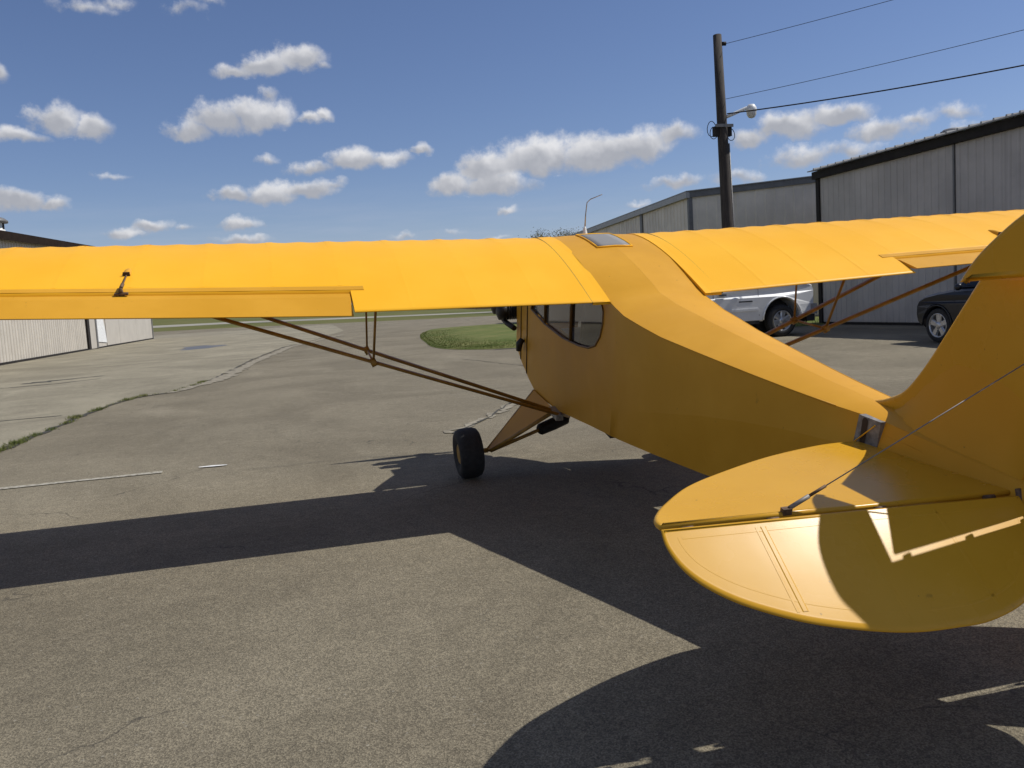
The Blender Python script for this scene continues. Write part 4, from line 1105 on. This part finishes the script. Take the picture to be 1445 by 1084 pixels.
# skylight and antenna on the cabin roof
def roofz(x, y):
    q = roof_sec(y)[::-1]; return interp(abs(x), [a for a, _ in q], [z for _, z in q])
XS = (-0.135, -0.07, 0, 0.07, 0.135)
rings = []
for u in range(9):
    y = -0.29 - 0.47*u/8
    rings.append([(x, y, roofz(x, y)+0.006) for x in XS] + [(x, y, roofz(x, y)+0.001) for x in reversed(XS)])
bb(MB().loft(rings, True)).build('skylight', M['skylight'], plane)
loop = [(-0.14, -0.28 - 0.49*k/8) for k in range(9)] + [(x, -0.77) for x in (-0.07, 0, 0.07)] + [(0.14, -0.77 + 0.49*k/8) for k in range(9)] + [(x, -0.28) for x in (0.07, 0, -0.07, -0.14)]
bb(MB().tube([(x, y, roofz(x, y)+0.004) for x, y in loop], 0.008, 6, False, ((0, 0, 1), 1.0))).build('skylight_frame', M['wing'], fus)
an = MB().lathe([(0.035, 0), (0.022, 0.03), (0.011, 0.09), (0.007, 0.10), (0.0, 0.10)], (-0.02, -0.20, 1.96), (0.0, 0, 1), 12).build('antenna', M['white_gloss'], plane)
MB().tube([(-0.02, -0.20, 2.035), (-0.01, -0.21, 2.155), (0.005, -0.215, 2.25), (0.03, -0.23, 2.275), (0.10, -0.32, 2.30)], [0.006, 0.005, 0.004, 0.004, 0.003], 6).build('antenna_rod', M['steel'], an)

# cabin interior
bb(MB().box(-0.32, 0.32, -1.65, 0.45, -0.98, -0.94)).build('cabin_floor', M['dark_inside'], plane)
bb(MB().box(-0.33, 0.33, -1.70, -1.68, -0.93, -0.03)).build('rear_bulkhead', M['dark_inside'], plane)
for y in (-0.25, -1.05):
    st = MB(); st.box(-0.22, 0.22, y-0.40, y+0.05, -0.70, -0.60)
    st.add([(-0.22, y-0.40, -0.62), (0.22, y-0.40, -0.62), (0.22, y-0.50, -0.20), (-0.22, y-0.50, -0.20), (-0.22, y-0.46, -0.62), (0.22, y-0.46, -0.62), (0.22, y-0.56, -0.20), (-0.22, y-0.56, -0.20)], [(0,1,2,3), (7,6,5,4), (0,4,5,1), (1,5,6,2), (2,6,7,3), (3,7,4,0)])
    bb(st).build('seat', M['leather'], plane)
bb(MB().box(-0.30, 0.30, 0.36, 0.38, -0.72, -0.46)).build('instrument_panel', M['blackplastic'], plane)
for s in (-1, 1):
    bb(MB().tube([(s*0.31, 0.40, -0.9), (s*0.31, -0.10, -0.04)], 0.012, 6)).build('cabin_tube', M['engine'], plane)
    bb(MB().tube([(s*0.31, -0.12, -0.12), (s*0.31, -0.5, -0.10), (s*0.31, -0.78, -0.40)], 0.012, 6)).build('cabin_tube', M['engine'], plane)
bb(MB().tube([(-0.05, -0.9, -0.1), (0.1, -0.55, -0.2), (0.2, -0.3, -0.3)], 0.02, 6)).build('shoulder_strap', M['white_gloss'], plane)

# nose
def nose_ring(y, w, zlo, zhi, n=20):
    zc = (zlo+zhi)/2; hh = (zhi-zlo)/2; out = []
    for k in range(n):
        a = 2*PI*k/n; c, s_ = math.cos(a), math.sin(a)
        out.append((w*math.copysign(abs(c)**0.6, c), y, zc + hh*math.copysign(abs(s_)**0.6, s_)))
    return out
cowl = bb(MB().loft([nose_ring(0.80, 0.30, -1.06, -0.47), nose_ring(0.95, 0.275, -1.03, -0.49), nose_ring(1.12, 0.24, -0.99, -0.53), nose_ring(1.25, 0.20, -0.95, -0.58), nose_ring(1.30, 0.14, -0.90, -0.64)])).build('cowling', M['faded'], plane)
b = MB(); rings = [[(-hw(0.80), 0.80, -0.50), (-0.2, 0.80, -0.455), (0, 0.80, -0.44), (0.2, 0.80, -0.455), (hw(0.80), 0.80, -0.50)], [(-hw(0.5), 0.50, -0.43), (-0.2, 0.60, -0.40), (0, 0.66, -0.385), (0.2, 0.60, -0.40), (hw(0.5), 0.50, -0.43)]]
bb(b.loft(rings, True, False, False)).build('boot_cowl', M['faded'], plane)
for yy_ in (0.63, 0.42):
    for s in (-1, 1):
        pts_ = [(s*(hw(yy_)+0.002), yy_, interp(yy_, [0.42, 0.63], [-0.50, -0.52])), (s*(hw(yy_)+0.003), yy_, -0.8), (s*(hw(yy_)+0.002), yy_, zb(yy_)+0.005)]
        bb(MB().tube(pts_, 0.006, 5)).build('panel_seam', M['seam'], fus)
for s in (-1, 1):
    for yc in (0.93, 1.14):
        prof = [(0.06, 0.16)]
        for k in range(9):
            prof += [(0.062, 0.20+k*0.022), (0.088, 0.202+k*0.022), (0.088, 0.210+k*0.022), (0.062, 0.212+k*0.022)]
        prof += [(0.085, 0.41), (0.085, 0.47), (0.04, 0.49), (0.0, 0.49)]
        cy_ = bb(MB().lathe(prof, (0, yc, -0.735), (s, 0, 0), 16)).build('engine_cylinder', M['engine'], plane)
        bb(MB().box(s*0.42-0.05, s*0.42+0.05, yc-0.05, yc+0.05, -0.66, -0.61)).build('rocker_cover', M['engine'], cy_)
    bb(MB().tube([(s*0.40, 1.14, -0.79), (s*0.41, 1.10, -0.825), (s*0.40, 0.90, -0.845), (s*0.375, 0.70, -0.845)], 0.026, 8)).build('exhaust_pipe', M['engine'], plane)
bb(MB().tube([(-0.345, 0.52, -0.90), (-0.375, 0.52, -0.94), (-0.38, 0.52, -1.01)], [0.028, 0.034, 0.026], 8)).build('breather', M['engine'], plane)
# propeller, resting level
pc = (0, 1.40, -0.77)
pr = MB()
for s in (-1, 1):
    rings = []
    for u in range(11):
        k = u/10; x = s*(0.05 + 0.86*k); c = 0.045 + 0.05*math.sin(PI*min(1, k*1.15)**0.8) * (1 if k < 0.95 else 0.6); tw = (0.75 - 0.55*k) * s
        th_ = 0.022*(1-k*0.8)
        rr_ = []
        for a in range(8):
            q = 2*PI*a/8; cc, tt = c*math.cos(q), th_*math.sin(q)
            rr_.append((x, pc[1] + cc*math.sin(tw) + tt*math.cos(tw), pc[2] + cc*math.cos(tw) - tt*math.sin(tw)))
        rings.append(rr_)
    pr.loft(rings, True)
prop = bb(pr).build('propeller', M['woodprop'], plane)
bb(MB().lathe([(0.0, 0.10), (0.05, 0.085), (0.075, 0.03), (0.075, -0.10)], pc, (0, 1, 0), 18)).build('spinner', M['steel'], prop)

# struts
def strut(pts, r, name='wing_strut', par=plane, fl=0.45):
    return bb(MB().tube(pts, r, 10, True, ((0, 1, 0), fl))).build(name, M['strut'], par)
for s in (-1, 1):
    Fp = (s*0.36, -0.50, -1.215); Rp = (s*0.36, -0.62, -1.20)
    Fe = (s*3.50, -0.34, 3.5*DI); Re = (s*3.30, -1.12, 3.3*DI + 0.01)
    f1 = strut([Fp, Fe], 0.030); r1 = strut([Rp, Re], 0.027)
    lf = lambda a, c, x: tuple(a[i] + (c[i]-a[i])*((x-abs(a[0]))/(abs(c[0])-abs(a[0]))) for i in range(3))
    jf = lf(Fp, Fe, 1.86); jr = lf(Rp, Re, 1.86)
    strut([jf, (s*1.84, -0.38, 1.84*DI+0.005)], 0.011, 'jury_strut', plane, 0.7)
    strut([jr, (s*1.84, -1.10, 1.84*DI+0.005)], 0.013, 'jury_strut', plane, 0.7)
    strut([jf, jr], 0.010, 'jury_strut', plane, 0.8)
    for q in (jf, jr):
        bb(MB().tube([(q[0]-0.02, q[1], q[2]-0.01), (q[0]+0.02, q[1], q[2]+0.008)], 0.034, 8)).build('strut_clamp', M['strut'], f1 if q is jf else r1)
    bb(MB().box(s*0.36-0.03, s*0.36+0.03, -0.66, -0.46, -1.24, -1.19)).build('strut_fitting', M['steel'], plane)
# landing gear
for s in (-1, 1):
    A1 = Vector((s*0.335, 0.14, -1.275)); A2 = Vector((s*0.345, -0.50, -1.215)); AX = Vector((s*0.86, -0.245, -1.63))
    AX2 = Vector((s*0.85, -0.30, -1.615))
    nrm = (A2-A1).cross(AX-A1).normalized()*0.016
    b = MB(); P4 = [A1, A2, AX2, AX]
    b.add([p-nrm for p in P4] + [p+nrm for p in P4], [(3,2,1,0), (4,5,6,7), (0,1,5,4), (1,2,6,5), (2,3,7,6), (3,0,4,7)])
    leg = bb(b).build('gear_leg', M['faded'], plane)
    bb(MB().tube([A1, AX], 0.020, 8)).build('leg_tube', M['strut'], leg)
    bb(MB().tube([A2, AX2], 0.017, 8)).build('leg_tube', M['strut'], leg)
    top = Vector((s*0.05, 0.0, -1.50)); low = AX + Vector((-s*0.02, -0.02, 0.0))
    ss = bb(MB().tube([low, top], 0.016, 8)).build('shock_strut', M['strut'], plane)
    q0 = low.lerp(top, 0.60); q1 = low.lerp(top, 0.98)
    bb(MB().tube([q0, q0.lerp(q1, 0.06), q0.lerp(q1, 0.5), q0.lerp(q1, 0.94), q1], [0.035, 0.052, 0.056, 0.052, 0.03], 10)).build('bungee_cover', M['blackcloth'], ss)
    bb(MB().tube([(s*0.33, 0.14, -1.28), (s*0.05, 0.0, -1.50)], 0.014, 8)).build('cabane_tube', M['strut'], plane)
    bb(MB().tube([(s*0.34, -0.50, -1.22), (s*0.05, 0.0, -1.50)], 0.014, 8)).build('cabane_tube', M['strut'], plane)
    # wheel, in world space, slightly cambered
    wc = Vector((s*1.022, 0.235, 0.216))
    ax = Vector((s*1.0, 0.0, -0.045)).normalized()
    wh = empty('wheel', tuple(wc), 0, plane)
    R0, W0 = 0.23, 0.205
    pr_ = [(0.085, -0.075), (0.105, -0.085), (0.145, -0.102), (0.18, -0.100), (0.203, -0.084), (0.2155, -0.05), (0.217, 0.0), (0.2155, 0.05), (0.203, 0.084), (0.18, 0.100), (0.145, 0.102), (0.105, 0.085), (0.085, 0.075)]
    MB().lathe(pr_, (0, 0, 0), ax, 40, True, True).build('tyre', M['rubber'], wh)
    MB().lathe([(0.088, -0.08), (0.088, 0.08), (0.078, 0.086), (0.055, 0.075), (0.03, 0.085), (0.0, 0.088)], (0, 0, 0), ax, 24).build('hub_cap', M['strut'], wh)
    MB().lathe([(0.0, -0.125), (0.07, -0.12), (0.085, -0.08)], (0, 0, 0), ax, 20).build('brake_drum', M['engine'], wh)
    bb(MB().tube([AX, Vector((s*1.0, -0.205, -1.652))], 0.022, 8)).build('axle', M['strut'], plane)
# belly drain fairing
bb(MB().lathe([(0.0, 0.0), (0.03, 0.02), (0.04, 0.12), (0.03, 0.2), (0.0, 0.22)], (-0.1, -1.32, -1.02), (0, -1, 0.22), 10)).build('belly_scoop', M['blackcloth'], plane)

# ------------------------------------------------------------------ tail
def zstab(x, y): return -0.037 + 0.15*(-3.96 - y) + 0.03*abs(x)
def zelev(x, y): return 0.085 + 0.03*abs(x) - 0.50*(-4.70 - y)
def offset_in(poly, d): 
    area = sum(poly[i-1][0]*poly[i][1] - poly[i][0]*poly[i-1][1] for i in range(len(poly)))
    return inset(poly, d if area > 0 else -d)
def surface(outline, place, t, name, mat, par):
    """flat fabric surface with a rounded edge tube; place(a, b, h) puts outline coordinates at height h in body space"""
    b = MB(); n = len(outline)
    l1 = offset_in(outline, t*0.30); l2 = offset_in(outline, t*0.9); l3 = offset_in(outline, t*1.3); l4 = offset_in(outline, t*1.9)
    P2, T2 = poly_tess(l4)
    rows = [[place(a, c, 0) for a, c in outline]]
    for sg in (1, -1):
        rs = [rows[0]] + [[place(a, c, sg*h) for a, c in l] for l, h in ((l1, t*0.62), (l2, t*0.97), (l3, t*0.95), (l4, t*0.95))]
        b.loft(rs, True, False)
        b.add([place(a, c, sg*t*0.95) for a, c in l4], T2, False)
    return bb(b).build(name, mat, par)
def sm(pts, n=6): return [(q.x, q.y) for q in catmull([(a, c, 0) for a, c in pts], n)]
STL = sm([(0.10, -3.968), (0.145, -3.970), (0.28, -3.972), (0.417, -4.0), (0.66, -4.082), (0.91, -4.204), (1.122, -4.331), (1.273, -4.472), (1.348, -4.56), (1.382, -4.625), (1.384, -4.672)], 5)
STO = STL + [(0.7, -4.678), (0.03, -4.684), (0.05, -4.4)]
ELL = sm([(0.058, -4.716), (0.075, -4.80), (0.13, -4.90), (0.215, -4.99), (0.324, -5.053), (0.473, -5.089), (0.60, -5.094), (0.743, -5.090), (0.889, -5.068), (1.065, -5.024), (1.22, -4.961), (1.316, -4.90), (1.375, -4.835), (1.40, -4.763), (1.396, -4.704)], 5)
ELO = ELL + [(0.7, -4.708)]
for s in (-1, 1):
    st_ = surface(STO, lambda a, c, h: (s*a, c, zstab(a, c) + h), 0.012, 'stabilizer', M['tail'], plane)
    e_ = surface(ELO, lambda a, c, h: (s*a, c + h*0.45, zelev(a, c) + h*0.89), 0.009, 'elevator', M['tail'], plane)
    # rib tapes and edge tapes, a hair proud of the fabric
    def ribbon_on(cl, wdt, h):
        rings = []
        for k, (x, y) in enumerate(cl):
            a = Vector(cl[max(k-1, 0)]); c = Vector(cl[min(k+1, len(cl)-1)]); d = (c-a).normalized(); nx, ny = -d.y, d.x
            ring = []
            for o, hh in ((-wdt, -0.0015), (-wdt*0.55, h), (wdt*0.55, h), (wdt, -0.0015)):
                X, Y = x + nx*o, y + ny*o
                ring.append((s*X, Y + 0.0085*0.45 + hh*0.45, zelev(X, Y) + (0.0085 + hh)*0.89))
            rings.append(ring)
        bb(MB().loft(rings, False, False, False)).build('rib_tape', M['tail'], e_)
    for xr, wdt, h in ((1.06, 0.012, 0.0022), (0.745, 0.010, 0.0008), (0.42, 0.010, 0.0006)):
        ye = min(y for (x, y) in ELL if abs(x-xr) < 0.12) + (0.05 if xr > 1 else 0.02)
        ribbon_on([(xr, -4.735 + (ye+4.735)*k/8) for k in range(9)], wdt, h)
        if xr > 1: ribbon_on([(xr+0.024, -4.735 + (ye+4.735)*k/8) for k in range(9)], 0.006, 0.0012)
    ribbon_on([(x, y) for x, y in offset_in(ELO, 0.05)[3:-4]], 0.006, 0.0006)
    ribbon_on([(0.12, -4.752), (0.7, -4.748), (1.34, -4.744)], 0.006, 0.0006)
    for xh_ in (0.16, 0.60, 1.0, 1.30):
        bb(MB().tube([(s*(xh_-0.02), -4.692, zstab(xh_, -4.69)-0.002), (s*(xh_+0.02), -4.692, zstab(xh_, -4.69)-0.002)], 0.010, 8)).build('hinge', M['rust'], st_)
# fin and rudder
def HNG(z): return -4.715 - 0.10*(0.84 - z)
FIN = sm([(-3.78, 0.080), (-3.87, 0.113), (-3.95, 0.155), (-4.03, 0.218), (-4.11, 0.34), (-4.19, 0.50), (-4.26, 0.65), (-4.315, 0.768)], 5) + [(-4.5, 0.805), (HNG(0.83)+0.016, 0.832), (HNG(0.3)+0.016, 0.3), (HNG(0)+0.016, -0.04), (-4.3, 0.05)]
fin = surface(FIN, lambda a, c, h: (h, a, c), 0.016, 'fin', M['tail'], plane)
# the fabric sweeps from the fuselage sides up into the fin
secs = []
for y, h_, dn in ((-3.93, 0.0, 0.006), (-3.985, 0.012, 0.003), (-4.04, 0.06, 0.0), (-4.10, 0.14, 0.0), (-4.18, 0.27, 0.0), (-4.28, 0.40, 0.0), (-4.44, 0.44, 0.0), (-4.58, 0.40, 0.0), (-4.70, 0.34, 0.0)):
    w_ = hw(y) + 0.010; z0 = zt_(y) - 0.05 - dn; r0 = max(ridge(y), zt_(y) + h_) - dn; d_ = r0 - z0
    k = min(1.0, h_/0.16)
    half = []
    for u in range(9):
        q = u/8
        deck = w_*(1-q)
        sweep = 0.010 + (w_-0.010)*(1-q)**2.0
        half.append((deck*(1-k) + sweep*k, (z0 + (zt_(y)-0.004-dn-z0)*min(1, q*3) + (r0-zt_(y))*max(0, (q-0.333)/0.667))*(1-k) + (z0 + d_*q)*k))
    secs.append([(-x, y, z) for x, z in half] + [(x, y, z) for x, z in reversed(half)])
bb(MB().loft(secs, True)).build('fin_fillet', M['faded'], fin)
DEL = math.radians(28)
def rud(a, c, h):
    return (-a*math.sin(DEL) + h*math.cos(DEL), HNG(c) + a*math.cos(DEL) + h*math.sin(DEL), c)
RUD = [(0.0, -0.12), (0.0, 0.40), (0.0, 0.858), (0.18, 0.815)] + sm([(0.372, 0.764), (0.34, 0.835), (0.29, 0.911), (0.205, 1.012), (0.10, 1.10), (-0.03, 1.134), (-0.115, 1.108), (-0.25, 1.03), (-0.37, 0.87), (-0.43, 0.65), (-0.44, 0.40), (-0.38, 0.15), (-0.24, -0.04), (-0.10, -0.11), (0.0, -0.12)], 5)[:-1]
rdr = surface(RUD, rud, 0.013, 'rudder', M['tail'], plane)
for zz_ in (0.18, 0.47, 0.78):
    bb(MB().tube([(0, HNG(zz_)+0.004, zz_-0.014), (0, HNG(zz_)+0.004, zz_+0.014)], 0.007, 8)).build('hinge', M['rust'], fin)
# brace wires from fin to stabilizer, and below
for s in (-1, 1):
    S0 = Vector((s*0.935, -4.665, zstab(0.935, -4.665) + 0.02)); F0 = Vector((s*0.02, -4.66, 0.59))
    bw = bb(MB().tube([S0, F0], 0.0022, 6)).build('brace_wire', M['cable'], plane)
    d = (F0-S0).normalized()
    bb(MB().tube([S0 + d*0.01, S0 + d*0.085], 0.0075, 8)).build('turnbuckle', M['cable'], bw)
    bb(MB().tube([S0 + d*0.085, S0 + d*0.15], 0.0055, 6)).build('wire_end', M['rust'], bw)
    bb(MB().box(S0.x-0.018, S0.x+0.014, S0.y-0.010, S0.y+0.010, S0.z-0.020, S0.z+0.006)).build('wire_lug', M['rust'], bw)
    bb(MB().tube([Vector((s*0.935, -4.655, zstab(0.935, -4.655) - 0.012)), Vector((s*0.05, -4.45, -0.19))], 0.0022, 6)).build('brace_wire', M['cable'], plane)
    # trim slot plate on the fuselage side
    def on_side(y, z): return (s*(hw(y) + 0.024), y, z)
    q = [(-3.965, 0.098), (-4.085, 0.108), (-4.085, -0.030), (-3.955, -0.045)]
    tp = bb(MB().add([on_side(*k) for k in q] + [(s*(hw(y)-0.01), y, z) for y, z in q], [(0,1,2,3), (0,4,5,1), (1,5,6,2), (2,6,7,3), (3,7,4,0)])).build('trim_plate', M['zinc'], plane)
    sl = [(-4.005 - 0.016*math.cos(a), 0.025 + 0.012 + (0.045 if math.sin(a) >= 0 else -0.055) + 0.016*math.sin(a)) for a in [2*PI*k/16 for k in range(16)]]
    bb(MB().add([(s*(hw(y)+0.0262), y, z) for y, z in sl], [tuple(range(16))])).build('trim_slot', M['seam'], tp)
    bb(MB().tube([(s*(hw(-3.97)+0.035), -3.965, -0.03), (s*(hw(-4.07)+0.035), -4.07, 0.09)], 0.003, 5)).build('trim_cable', M['wing'], tp)
# elevator horn at the fuselage and tail wheel
for s in (-1, 1):
    bb(MB().tube([(s*0.05, -4.70, 0.10), (s*0.055, -4.73, 0.055), (s*0.05, -4.72, -0.02)], [0.012, 0.014, 0.008], 8)).build('elevator_horn', M['rust'], plane)
tw_ = empty('tail_wheel', (0, -4.83, 0.076), 0, plane)
MB().lathe([(0.03, -0.028), (0.06, -0.034), (0.074, -0.02), (0.076, 0), (0.074, 0.02), (0.06, 0.034), (0.03, 0.028)], (0, 0, 0), (1, 0, 0), 24, True, True).build('tyre', M['rubber'], tw_)
MB().lathe([(0.0, -0.03), (0.031, -0.028), (0.031, 0.028), (0.0, 0.03)], (0, 0, 0), (1, 0, 0), 16).build('hub', M['zinc'], tw_)
base = Vector(B(0, -4.62, -0.16))
MB().tube([base, (0, -4.70, 0.33), (0, -4.83, 0.20)], 0.018, 8, True, ((1, 0, 0), 0.5)).build('tail_spring', M['engine'], plane)
for s in (-1, 1):
    MB().tube([(0, -4.83, 0.20), (s*0.045, -4.83, 0.17), (s*0.045, -4.83, 0.076)], 0.009, 6).build('fork', M['engine'], tw_).location = (0, 4.83, -0.076)
